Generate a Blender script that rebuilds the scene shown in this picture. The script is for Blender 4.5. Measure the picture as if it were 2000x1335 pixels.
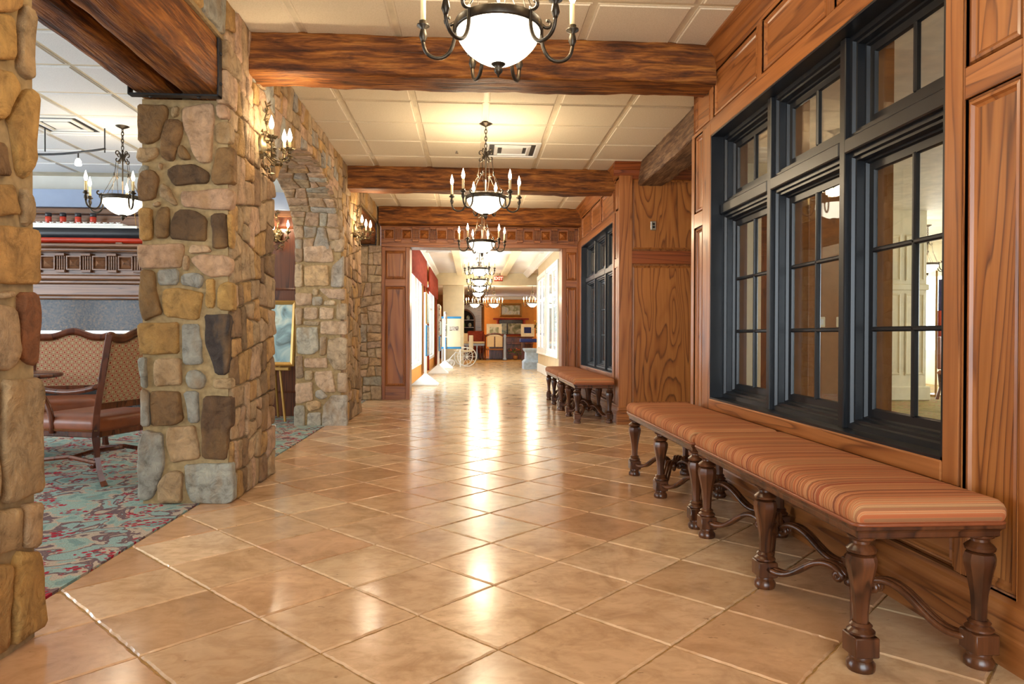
import bpy, bmesh, math, random
from math import sin, cos, pi, radians
from mathutils import Vector, Matrix, noise
for o in list(bpy.data.objects): bpy.data.objects.remove(o, do_unlink=True)
S = bpy.context.scene
C = S.collection
rnd = random.Random(7)
# ------------------------------------------------------------------ camera
cd = bpy.data.cameras.new('camera'); cam = bpy.data.objects.new('camera', cd); C.objects.link(cam); S.camera = cam
cd.sensor_width = 36.0; cd.lens = 36.0*1340.68/2000; cd.clip_start = .02; cd.clip_end = 300
yaw, pit, rol = .0593, -.0096, -.0024
cam.location = (0, 0, 1.05)
cam.matrix_world = Matrix.Translation((0, 0, 1.05)) @ Matrix.Rotation(-yaw, 4, 'Z') @ Matrix.Rotation(pi/2+pit, 4, 'X') @ Matrix.Rotation(-rol, 4, 'Z')
# ------------------------------------------------------------------ world, exposure
W = bpy.data.worlds.new('daylight'); S.world = W; W.use_nodes = True
bg = W.node_tree.nodes['Background']; bg.inputs[0].default_value = (.80, .91, 1, 1); bg.inputs[1].default_value = 5.6
V = S.view_settings; V.view_transform = 'Standard'; V.look = 'None'; V.gamma = 1; V.use_curve_mapping = False; V.exposure = .80
S.cycles.use_denoising = True
S.cycles.use_adaptive_sampling = True; S.cycles.adaptive_threshold = .03
S.cycles.max_bounces = 6; S.cycles.diffuse_bounces = 3; S.cycles.glossy_bounces = 3; S.cycles.transmission_bounces = 4; S.cycles.transparent_max_bounces = 12
S.cycles.sample_clamp_indirect = 6; S.cycles.caustics_reflective = False; S.cycles.caustics_refractive = False
WARM = (1, .79, .52)
def portal_light(loc, rot, sx, sy):
    d = bpy.data.lights.new('daylight_opening', 'AREA'); d.shape = 'RECTANGLE'; d.size = sx; d.size_y = sy; d.cycles.is_portal = True
    o = bpy.data.objects.new('daylight_opening', d); C.objects.link(o); o.location = loc; o.rotation_euler = rot; return o
def point(loc, energy, rad, col=WARM):
    d = bpy.data.lights.new('lamp_glow', 'POINT'); d.energy = energy; d.color = col; d.shadow_soft_size = rad
    o = bpy.data.objects.new('lamp_glow', d); C.objects.link(o); o.location = loc; return o
ZC = 3.10      # ceiling
portal_light((-7.6, 4.5, 1.6), (0, -pi/2, 0), 2.6, 9)
portal_light((0.2, -3.0, 1.5), (pi/2, 0, 0), 3.6, 2.9)
portal_light((-1.42, 18.2, 1.5), (0, -pi/2, 0), 2.4, 10.6)
portal_light((9.9, 7.5, 1.5), (0, pi/2, 0), 1.9, 14)
portal_light((2.1, 17.7, 1.65), (0, pi/2, 0), 2.2, 5)
# ------------------------------------------------------------------ materials
def lin(c):
    return tuple(((v/255)/12.92 if v/255 <= .04045 else ((v/255+.055)/1.055)**2.4) for v in c)
class NT:
    def __init__(s, name):
        s.m = bpy.data.materials.new(name); s.m.use_nodes = True; s.t = s.m.node_tree
        s.b = s.t.nodes['Principled BSDF']; s.out = s.t.nodes['Material Output']
    def n(s, typ, **k):
        nd = s.t.nodes.new('ShaderNode'+typ)
        for a, v in k.items():
            if a.startswith('i_'):
                key = a[2:]; key = int(key) if key.isdigit() else key.replace('_', ' ')
                s.set(nd.inputs[key], v)
            else: setattr(nd, a, v)
        return nd
    def set(s, inp, v):
        if isinstance(v, bpy.types.NodeSocket): s.t.links.new(v, inp)
        elif isinstance(v, tuple) and len(v) == 3 and inp.type == 'RGBA': inp.default_value = v+(1,)
        else: inp.default_value = v
    def math(s, op, a, b=0.0, c=0.0): return s.n('Math', operation=op, i_0=a, i_1=b, i_2=c).outputs[0]
    def ramp(s, f, stops, interp='LINEAR'):
        r = s.n('ValToRGB', i_0=f); e = r.color_ramp.elements; r.color_ramp.interpolation = interp
        while len(e) < len(stops): e.new(.5)
        for k, (p, c) in enumerate(stops): e[k].position = p; e[k].color = (c+(1,) if len(c) == 3 else c)
        return r.outputs[0]
    def mix(s, f, a, b, mode='MIX'):
        m = s.n('Mix', data_type='RGBA', blend_type=mode); s.set(m.inputs[0], f); s.set(m.inputs[6], a); s.set(m.inputs[7], b); return m.outputs[2]
    def coord(s, scale=(1, 1, 1), rand=0.0, rot=(0, 0, 0)):
        c = s.n('TexCoord').outputs['Object']
        if rand:
            r = s.math('MULTIPLY', s.n('ObjectInfo').outputs['Random'], rand)
            c = s.n('VectorMath', operation='ADD', i_0=c, i_1=s.n('CombineXYZ', i_0=r, i_1=r, i_2=r).outputs[0]).outputs[0]
        return s.n('Mapping', i_Vector=c, i_Scale=scale, i_Rotation=rot).outputs[0]
    def noise(s, vec, scale=1, detail=3, dist=0.0, rough=.5):
        return s.n('TexNoise', i_Vector=vec, i_Scale=scale, i_Detail=detail, i_Distortion=dist, i_Roughness=rough).outputs[0]
    def bump(s, h, strength=.3, dist=.01):
        b = s.n('Bump', i_Height=h, i_Strength=strength, i_Distance=dist).outputs[0]; s.set(s.b.inputs['Normal'], b)
    def fin(s, col=None, rough=.5, metal=0.0, spec=.5, coat=0.0):
        if col is not None: s.set(s.b.inputs['Base Color'], col)
        s.set(s.b.inputs['Roughness'], rough); s.b.inputs['Metallic'].default_value = metal; s.b.inputs['Specular IOR Level'].default_value = spec
        s.b.inputs['Coat Weight'].default_value = coat; s.b.inputs['Coat Roughness'].default_value = .15
        return s.m
def plain(name, rgb, rough=.5, metal=0.0, spec=.5, var=.12, scale=6.0, coat=0.0):
    t = NT(name); c = lin(rgb); f = t.noise(t.coord(), scale, 3)
    lo = tuple(v*(1-var) for v in c); hi = tuple(min(1, v*(1+var)) for v in c)
    return t.fin(t.ramp(f, [(.3, lo), (.7, hi)]), rough, metal, spec, coat)
def emis(name, rgb, strength, sample=True):
    t = NT(name); t.fin((.8, .8, .8), .4)
    t.set(t.b.inputs['Emission Color'], tuple(rgb)+(1,)); t.b.inputs['Emission Strength'].default_value = strength
    if not sample: t.m.cycles.emission_sampling = 'NONE'
    return t.m
def wood(name, dark, mid, light, axis=2, across=5.0, along=.30, contour=9.0, rough=.36, coat=.10, streak=1.0):
    t = NT(name); d, m, l = lin(dark), lin(mid), lin(light)
    sc = [across]*3; sc[axis] = along; fs = [70.0]*3; fs[axis] = 2.2
    n1 = t.noise(t.coord(tuple(sc), 9.0), 1.0, 2.5, .5)
    fr = t.math('FRACT', t.math('MULTIPLY', n1, contour))
    n2 = t.noise(t.coord(tuple(fs), 5.0), 1.0, 3)
    col = t.ramp(fr, [(0, d), (.16, m), (.50, l), (.90, l), (1, d)])
    col = t.mix(t.ramp(n2, [(.38, (.0,)*3), (.62, (.55*streak,)*3)]), col, m)
    big = t.noise(t.coord((.9, .9, .9), 3.0), 1.0, 2)
    col = t.mix(1.0, col, t.ramp(big, [(.25, (.80,)*3), (.75, (1.12,)*3)]), 'MULTIPLY')
    t.bump(n2, .12, .004)
    return t.fin(col, rough, 0, .5, coat)
M = {}
OAK = ((98, 51, 21), (148, 87, 40), (169, 106, 55))
M['oak_z'] = wood('oak_vertical', *OAK, axis=2)
M['oak_y'] = wood('oak_lengthwise', *OAK, axis=1)
M['oak_x'] = wood('oak_crosswise', *OAK, axis=0)
M['oak_panel'] = wood('oak_panel', (90, 45, 16), (150, 88, 37), (172, 109, 52), axis=2, across=2.6, along=.34, contour=17, streak=.8)
M['oak_dark'] = wood('oak_dark', (88, 38, 14), (128, 62, 26), (146, 76, 34), axis=0)
M['bench_wood'] = wood('bench_walnut', (44, 22, 12), (78, 43, 23), (104, 60, 33), axis=2, across=6, along=1.0, contour=4, rough=.28)
M['chair_wood'] = wood('chair_mahogany', (54, 23, 13), (90, 42, 24), (110, 56, 32), axis=2, across=6, along=1.0, contour=4, rough=.25)
M['mantel'] = wood('mantel_walnut', (74, 46, 30), (112, 74, 50), (132, 92, 64), axis=0, rough=.3)
M['dark_wall_wood'] = wood('dark_panel_wood', (58, 26, 12), (96, 48, 22), (112, 58, 28), axis=2)
def beam_mat(name, axis, cs=((58, 30, 9), (112, 62, 20), (152, 92, 34), (180, 120, 54))):
    t = NT(name); sc = [22.0]*3; sc[axis] = 2.6; sc2 = [70.0]*3; sc2[axis] = 5.0
    a = t.noise(t.coord(tuple(sc), 7.0), 1, 6, .4, .66); b = t.noise(t.coord(tuple(sc2), 3.0), 1, 4)
    col = t.ramp(a, [(.33, lin(cs[0])), (.46, lin(cs[1])), (.56, lin(cs[2])), (.70, lin(cs[3]))])
    col = t.mix(t.ramp(b, [(.35, (.5,)*3), (.6, (0, 0, 0))]), col, lin((60, 28, 11)))
    h = t.math('ADD', t.math('MULTIPLY', a, .7), t.math('MULTIPLY', b, .5)); t.bump(h, .8, .02)
    return t.fin(col, .62, 0, .3)
M['beam_x'] = beam_mat('hewn_beam_crosswise', 0); M['beam_y'] = beam_mat('hewn_beam_lengthwise', 1); M['beam_grey'] = beam_mat('weathered_beam', 1, ((66, 44, 28), (104, 76, 52), (134, 102, 72), (158, 126, 92)))
def stone_mat():
    t = NT('field_stone'); base = t.n('Attribute', attribute_name='tint').outputs['Color']
    a = t.noise(t.coord((1, 1, 1), 11.0), 13, 7, .5, .7); b = t.noise(t.coord((1, 1, 1), 5.0), 38, 4); c = t.noise(t.coord((3, 3, 1.2), 8.0), 3, 3)
    col = t.mix(1.0, base, t.ramp(a, [(.28, (.42, .38, .33)), (.48, (.95, .93, .9)), (.72, (1.4, 1.36, 1.28))]), 'MULTIPLY')
    col = t.mix(t.ramp(c, [(.5, (0, 0, 0)), (.72, (.55,)*3)]), col, lin((150, 112, 66)))
    h = t.math('ADD', t.math('MULTIPLY', a, 1.0), t.math('MULTIPLY', b, .35)); t.bump(h, .9, .03)
    return t.fin(col, .8, 0, .3)
M['stone'] = stone_mat()
M['mortar'] = plain('mortar', (158, 134, 96), .95, 0, .2, .22, 30)
def tile_mat():
    t = NT('travertine_tile'); base = t.n('ObjectInfo').outputs['Color']
    v = t.coord((1, 1, 1), 13.0, (0, 0, .8)); a = t.noise(v, 4.5, 6, .7, .62); st = t.noise(t.coord((11, 19, 1), 7.0, (0, 0, .8)), 1, 6, .6, .65); p = t.noise(t.coord((14, 40, 1), 3.0, (0, 0, .8)), 1, 5, .3, .7)
    col = t.mix(1.0, base, t.ramp(a, [(.25, (.68, .63, .57)), (.48, (1, 1, 1)), (.72, (1.18, 1.19, 1.2))]), 'MULTIPLY')
    col = t.mix(t.ramp(st, [(.46, (0, 0, 0)), (.72, (.5,)*3)]), col, lin((180, 136, 90)))
    col = t.mix(t.ramp(p, [(.66, (0, 0, 0)), (.72, (.7,)*3)]), col, lin((118, 84, 50)))
    t.bump(t.math('ADD', t.math('MULTIPLY', a, .5), p), .06, .003)
    return t.fin(col, t.ramp(a, [(.3, (.13,)*3), (.7, (.23,)*3)]), 0, .5, .0)
M['tile'] = tile_mat()
M['grout'] = plain('floor_grout', (178, 140, 84), .7, 0, .3, .25, 60)
def ceil_mat(name, c0, c1):
    t = NT(name); a = t.noise(t.coord(), 120, 4); t.bump(a, .25, .004)
    return t.fin(t.ramp(a, [(.3, lin(c0)), (.7, lin(c1))]), .9, 0, .2)
M['ceil'] = ceil_mat('ceiling_panel', (212, 198, 172), (226, 213, 190)); M['ceil_white'] = ceil_mat('white_ceiling_panel', (220, 220, 220), (232, 232, 232))  # corridor panels carry warm lamplight in their colour; lounge copy stays neutral
M['tbar'] = plain('ceiling_bar', (214, 200, 172), .6)
M['black'] = plain('dark_blue_black_paint', (19, 21, 25), .34, 0, .5, .15)
M['iron'] = plain('dark_bronze_iron', (62, 54, 44), .38, .75, .5, .35, 40)
M['strap'] = plain('blackened_steel', (52, 52, 54), .45, .6, .5, .25, 40)
M['candle'] = plain('candle_sleeve', (232, 206, 150), .6)
M['bowl'] = emis('lit_alabaster_bowl', (1, .88, .66), 3.4)
M['bulb'] = emis('lit_flame_bulb', (1, .84, .58), 22, False)
M['leaf_metal'] = plain('gilt_iron_leaf', (112, 96, 66), .4, .6, .5, .4, 50)
def carpet(name, stops, flowers=True):
    t = NT(name); v = t.coord((1, 1, 1)); a = t.noise(v, 4.6, 3, .9); f = t.noise(v, 160, 2)
    col = t.ramp(a, stops, 'CONSTANT')
    vor = t.n('TexVoronoi', i_Vector=v, i_Scale=5.2); g = t.n('TexVoronoi', i_Vector=v, i_Scale=30.0)
    near = t.ramp(vor.outputs['Distance'], [(.40, (1, 1, 1)), (.43, (0, 0, 0))]); pet = t.ramp(g.outputs['Distance'], [(.42, (1, 1, 1)), (.47, (0, 0, 0))])
    ln = t.ramp(t.math('FRACT', t.math('MULTIPLY', a, 9)), [(.0, (.55,)*3), (.09, (0, 0, 0))])
    col = t.mix(ln, col, lin((176, 136, 110)))
    if flowers: col = t.mix(t.mix(1.0, near, pet, 'MULTIPLY'), col, lin((168, 34, 52)))
    col = t.mix(1.0, col, t.ramp(f, [(.2, (.72,)*3), (.8, (1.2,)*3)]), 'MULTIPLY'); t.bump(f, .5, .006)
    return t.fin(col, .95, 0, .15)
M['carpet'] = carpet('floral_carpet', [(0, lin((124, 152, 146))), (.38, lin((150, 172, 162))), (.47, lin((186, 166, 146))), (.52, lin((112, 90, 92))), (.58, lin((146, 170, 164))), (.68, lin((178, 152, 138)))])
M['carpet2'] = carpet('olive_carpet', [(0, lin((150, 132, 76))), (.42, lin((172, 150, 92))), (.55, lin((176, 120, 82))), (.62, lin((146, 136, 84)))], False)
def glass_mat(name, boost=1.5):
    t = NT(name); t.t.nodes.remove(t.b)
    fc = t.n('LayerWeight', i_Blend=.5).outputs['Facing']; fr = t.math('MULTIPLY_ADD', t.math('POWER', fc, 5.0), .94, .05); tr = t.n('BsdfTransparent', i_Color=(.96, .97, .96, 1)); gl = t.n('BsdfGlossy', i_Roughness=.005, i_Color=(1, 1, 1, 1))
    mx = t.n('MixShader'); t.set(mx.inputs[0], t.math('MINIMUM', fr, 1.0)); t.t.links.new(tr.outputs[0], mx.inputs[1]); t.t.links.new(gl.outputs[0], mx.inputs[2])
    t.t.links.new(mx.outputs[0], t.out.inputs[0]); return t.m
M['glass'] = glass_mat('window_glass')
def stripes():
    t = NT('striped_upholstery'); sp = t.n('SeparateXYZ', i_0=t.coord((1, 1, 1))); y0 = sp.outputs[1]; z0 = sp.outputs[2]; ny = t.n('SeparateXYZ', i_0=t.n('TexCoord').outputs['Normal']).outputs[1]; y = t.math('MULTIPLY_ADD', ny, t.math('SUBTRACT', .55, z0), y0)
    w = t.n('TexWhiteNoise', noise_dimensions='1D', i_W=t.math('FLOOR', t.math('MULTIPLY', y, 250))).outputs[0]
    w2 = t.n('TexWhiteNoise', noise_dimensions='1D', i_W=t.math('FLOOR', t.math('MULTIPLY', y, 58))).outputs[0]
    cs = [(188, 118, 72), (168, 92, 56), (198, 142, 96), (122, 50, 34), (180, 106, 62), (150, 126, 84), (196, 158, 114), (84, 66, 46)]
    st = [(k/8, lin(c)) for k, c in enumerate(cs)]
    col = t.mix(.5, t.ramp(w, st, 'CONSTANT'), t.ramp(w2, [(0, lin((176, 102, 62))), (.35, lin((190, 128, 84))), (.7, lin((160, 82, 52)))], 'CONSTANT'))
    f = t.noise(t.coord((1, 1, 1)), 300, 2); t.bump(t.math('ADD', w, f), .3, .003)
    return t.fin(col, .85, 0, .2)
M['stripe'] = stripes()
M['leather'] = plain('brown_leather', (134, 72, 42), .35, 0, .5, .2, 9)
M['nail'] = plain('brass_nails', (150, 120, 70), .35, .8)
def lattice():
    t = NT('lattice_upholstery'); sp = t.n('SeparateXYZ', i_0=t.coord((1, 1, 1))); x, z = sp.outputs[0], sp.outputs[2]; k = 2*pi*17
    a = t.math('COSINE', t.math('MULTIPLY', t.math('ADD', x, z), k)); b = t.math('COSINE', t.math('MULTIPLY', t.math('SUBTRACT', x, z), k))
    p = t.math('MULTIPLY', a, b); s = t.math('ADD', a, b)
    col = t.ramp(t.math('MULTIPLY_ADD', s, .25, .5), [(0, lin((196, 174, 142))), (.2, lin((170, 150, 116))), (.42, lin((184, 128, 104))), (.62, lin((200, 172, 140))), (.85, lin((168, 70, 62)))], 'CONSTANT')
    return t.fin(col, .9, 0, .15)
M['lattice'] = lattice()
M['white'] = plain('white_paint', (236, 236, 232), .5, 0, .5, .04)
M['cream'] = plain('cream_paint', (226, 212, 176), .6, 0, .4, .05)
M['beige'] = plain('beige_paint', (206, 184, 148), .7, 0, .3, .06)
M['orange_wall'] = plain('golden_wall', (226, 158, 78), .7, 0, .3, .06)
M['brown_wall'] = plain('brown_wallpaper', (150, 98, 52), .7, 0, .3, .10, 12)
M['bluegrey'] = plain('blue_grey_paint', (150, 164, 190), .7, 0, .3, .04)
M['red_cloth'] = plain('terracotta_drapery', (156, 66, 48), .85, 0, .2, .2, 12)
def granite():
    t = NT('polished_granite'); a = t.noise(t.coord(), 45, 4, .3, .7)
    return t.fin(t.ramp(a, [(.35, lin((34, 36, 44))), (.52, lin((70, 66, 66))), (.66, lin((112, 84, 60)))]), .16, 0, .25)
M['granite'] = granite()
M['red'] = plain('red_paint', (186, 52, 26), .4); M['hull'] = plain('black_hull', (30, 32, 38), .4); M['gold'] = plain('gilt_frame', (170, 128, 62), .35, .5)
M['ivory'] = plain('ivory_plastic', (232, 218, 184), .4); M['steel'] = plain('brushed_steel', (190, 188, 182), .25, .9); M['teal'] = plain('blue_board', (44, 128, 176), .5)
M['bluestone'] = plain('pale_blue_stone', (176, 196, 216), .7, 0, .3, .15, 14); M['green'] = plain('leaf_green', (70, 96, 40), .6, 0, .3, .4, 20); M['yellow'] = plain('yellow_petal', (232, 190, 40), .6); M['flag_blue'] = plain('navy_cloth', (40, 50, 110), .8)
M['exit_red'] = emis('lit_red_letters', (1, .06, .04), 3.0, False); M['void'] = plain('hollow_shade_black', (18, 16, 15), .9)  # flat black paints the shade inside firebox, niche and socket holes
def painting(name, cs, sc):
    t = NT(name); a = t.noise(t.coord((1, 1, 1)), sc, 4, 1.0)
    return t.fin(t.ramp(a, [(.3+.4*k/(len(cs)-1), lin(c)) for k, c in enumerate(cs)]), .5)
M['paint_sea'] = painting('painted_canvas_sea', [(84, 96, 92), (140, 168, 170), (196, 204, 188), (150, 140, 96)], 4)
M['paint_land'] = painting('painted_canvas_landscape', [(96, 104, 70), (158, 160, 120), (226, 224, 206), (176, 190, 200)], 3)
M['photo_mix'] = painting('mounted_photographs', [(30, 30, 32), (90, 70, 54), (200, 190, 176), (120, 96, 80)], 14)
# ------------------------------------------------------------------ mesh builder
class MB:
    def __init__(s): s.v = []; s.f = []
    def add(s, vs, fs):
        b = len(s.v); s.v += [tuple(p) for p in vs]; s.f += [tuple(b+i for i in f) for f in fs]; return s
    def box(s, x0, x1, y0, y1, z0, z1, c=0.0):
        if x0 > x1: x0, x1 = x1, x0
        if y0 > y1: y0, y1 = y1, y0
        c = min(c, .45*min(x1-x0, y1-y0, z1-z0))
        if c <= 0:
            return s.add([(x, y, z) for z in (z0, z1) for y in (y0, y1) for x in (x0, x1)], [(0, 2, 3, 1), (4, 5, 7, 6), (0, 1, 5, 4), (2, 6, 7, 3), (0, 4, 6, 2), (1, 3, 7, 5)])
        lo = (x0, y0, z0); hi = (x1, y1, z1); vs = []; ix = {}
        for k in range(8):
            sg = [(k >> a) & 1 for a in range(3)]
            for a in range(3):
                p = [(hi[b]-c if sg[b] else lo[b]+c) for b in range(3)]; p[a] = hi[a] if sg[a] else lo[a]
                ix[k, a] = len(vs); vs.append(p)
        fs = []
        for a in range(3):
            b, d = (a+1) % 3, (a+2) % 3
            for sgn in (0, 1):
                q = [(sgn << a) | (i << b) | (j << d) for i, j in ((0, 0), (1, 0), (1, 1), (0, 1))]
                f = [ix[k, a] for k in q]; fs.append(f if sgn else f[::-1])
            for i in (0, 1):
                for j in (0, 1):
                    k0 = (i << b) | (j << d); k1 = k0 | (1 << a); f = [ix[k0, b], ix[k1, b], ix[k1, d], ix[k0, d]]
                    fs.append(f if (i ^ j) else f[::-1])
        for k in range(8):
            f = [ix[k, 0], ix[k, 1], ix[k, 2]]; fs.append(f if bin(k).count('1') % 2 else f[::-1])
        return s.add(vs, fs)
    def loft(s, rings, close=True, cap0=True, cap1=True):
        n = len(rings[0]); vs = [p for r in rings for p in r]; fs = []
        for a in range(len(rings)-1):
            for i in range(n if close else n-1):
                j = (i+1) % n; fs.append((a*n+i, a*n+j, (a+1)*n+j, (a+1)*n+i))
        if cap0: fs.append(tuple(range(n))[::-1])
        if cap1: fs.append(tuple((len(rings)-1)*n+i for i in range(n)))
        return s.add(vs, fs)
    def lathe(s, prof, c=(0, 0, 0), n=16, ph=0.0, sx=1.0, sy=1.0):
        return s.loft([[(c[0]+r*sx*cos(ph+2*pi*i/n), c[1]+r*sy*sin(ph+2*pi*i/n), c[2]+z) for i in range(n)] for r, z in prof])
    def tube(s, path, rad, n=6, flat=1.0, closed=False):
        P = [Vector(p) for p in path]; m = len(P); rings = []; up = Vector((0, 0, 1)); prev = None
        for i in range(m):
            t = (P[min(i+1, m-1)]-P[max(i-1, 0)]) if not closed else (P[(i+1) % m]-P[i-1])
            if t.length < 1e-9: t = Vector((0, 0, 1))
            t.normalize()
            if prev is None:
                a = t.cross(up) if abs(t.dot(up)) < .95 else t.cross(Vector((1, 0, 0)))
            else: a = prev-t*prev.dot(t)
            if a.length < 1e-6: a = t.orthogonal()
            a.normalize(); b = t.cross(a); prev = a; r = rad[i] if isinstance(rad, (list, tuple)) else rad
            rings.append([tuple(P[i]+a*r*cos(2*pi*k/n)+b*r*flat*sin(2*pi*k/n)) for k in range(n)])
        if closed: rings.append(rings[0]); return s.loft(rings, True, False, False)
        return s.loft(rings)
    def rings(s, fmap, rect, prof, fill=True):
        # nested rectangles: prof = [(inset, depth)], fmap(u, v, d) -> point
        u0, u1, v0, v1 = rect; R = []
        for i, d in prof: R.append([fmap(u0+i, v0+i, d), fmap(u1-i, v0+i, d), fmap(u1-i, v1-i, d), fmap(u0+i, v1-i, d)])
        return s.loft(R, True, False, fill)
    def rrect(s, x0, x1, y0, y1, rad, prof, seg=5):
        R = []
        for ins, z in prof:
            r = max(rad-ins*.6, .004); a0, a1, b0, b1 = x0+ins, x1-ins, y0+ins, y1-ins; ring = []
            for cx, cy, st in ((a1-r, b1-r, 0), (a0+r, b1-r, 1), (a0+r, b0+r, 2), (a1-r, b0+r, 3)):
                for k in range(seg+1):
                    t = (st+k/seg)*pi/2; ring.append((cx+r*cos(t), cy+r*sin(t), z))
            R.append(ring)
        return s.loft(R)
    def build(s, name, mat, parent=None, smooth=False):
        me = bpy.data.meshes.new(name); me.from_pydata(s.v, [], s.f); me.validate()
        me.materials.append(M[mat] if isinstance(mat, str) else mat)
        if smooth:
            for p in me.polygons: p.use_smooth = True
        o = bpy.data.objects.new(name, me); C.objects.link(o)
        if parent: o.parent = parent
        return o
def autosmooth(o, ang=.6):
    me = o.data
    for p in me.polygons: p.use_smooth = True
    bm = bmesh.new(); bm.from_mesh(me); bmesh.ops.recalc_face_normals(bm, faces=bm.faces[:])
    for e in bm.edges:
        if len(e.link_faces) == 2: e.smooth = e.calc_face_angle(0) < ang
    bm.to_mesh(me); bm.free(); return o
def tag(o, label, cat, group=None):
    o['label'] = label; o['category'] = cat
    if group: o['group'] = group
    return o
def thing(name, label, cat, loc=(0, 0, 0), rotz=0.0, group=None):
    o = bpy.data.objects.new(name, None); C.objects.link(o); o.location = loc; o.rotation_euler = (0, 0, rotz); o.empty_display_size = .1
    return tag(o, label, cat, group)
def struct(o): o['kind'] = 'structure'; return o
def empty_struct(name):
    o = bpy.data.objects.new(name, None); C.objects.link(o); return struct(o)
def dup(root, loc, rotz, label, group=None):
    def cp(o, par):
        c = o.copy(); C.objects.link(c); c.parent = par
        for ch in o.children: cp(ch, c)
        return c
    r = cp(root, None); r.location = loc; r.rotation_euler = (0, 0, rotz); r['label'] = label
    if group: r['group'] = group
    return r
def B(name, mat, x0, x1, y0, y1, z0, z1, c=.0, parent=None): return MB().box(x0, x1, y0, y1, z0, z1, c).build(name, mat, parent)
def arc(cx, cz, r0, r1, a0, a1, n=10):
    return [(cx+(r0+(r1-r0)*k/n)*cos(a0+(a1-a0)*k/n), cz+(r0+(r1-r0)*k/n)*sin(a0+(a1-a0)*k/n)) for k in range(n+1)]
def bez(p0, p1, p2, p3, n=10):
    return [tuple((1-t)**3*a+3*(1-t)**2*t*b+3*(1-t)*t*t*c+t**3*d for a, b, c, d in zip(p0, p1, p2, p3)) for t in [k/n for k in range(n+1)]]
P1S="""O 2183,2031 2342,2089 2357,2046 2351,1947 2182,1876
T 2404,2161 2467,2161 2464,2093 2452,1913 2382,1922 2385,2059
O 2182,1873 2333,1903 2371,1867 2307,1737 2180,1690
O 2424,1886 2468,1875 2472,1639 2422,1571 2374,1580 2345,1724 2325,1751 2371,1816
B 2180,1643 2314,1665 2338,1564 2179,1535
O 2179,1516 2348,1541 2381,1446 2178,1403
T 2400,1552 2454,1520 2462,1442 2407,1407 2389,1481
O 2178,1383 2317,1402 2476,1409 2481,1223 2393,1217 2177,1212
T 2279,1181 2336,1194 2336,1171 2286,1162
T 2176,1147 2353,1138 2365,986 2314,929 2175,960
R 2379,1190 2461,1195 2486,1144 2473,939 2418,950 2370,986
T 2302,905 2473,903 2490,858 2482,501 2299,501 2276,646
T 2172,509 2375,474 2387,333 2171,353
T 2388,479 2487,464 2480,304 2392,332
O 2361,333 2474,297 2491,211 2484,30 2333,27 2329,250
O 2171,330 2315,306 2308,28 2169,42
T 2175,913 2277,899 2251,513 2172,517
O 2183,2124 2373,2205 2394,2147 2347,2100 2183,2039"""
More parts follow.
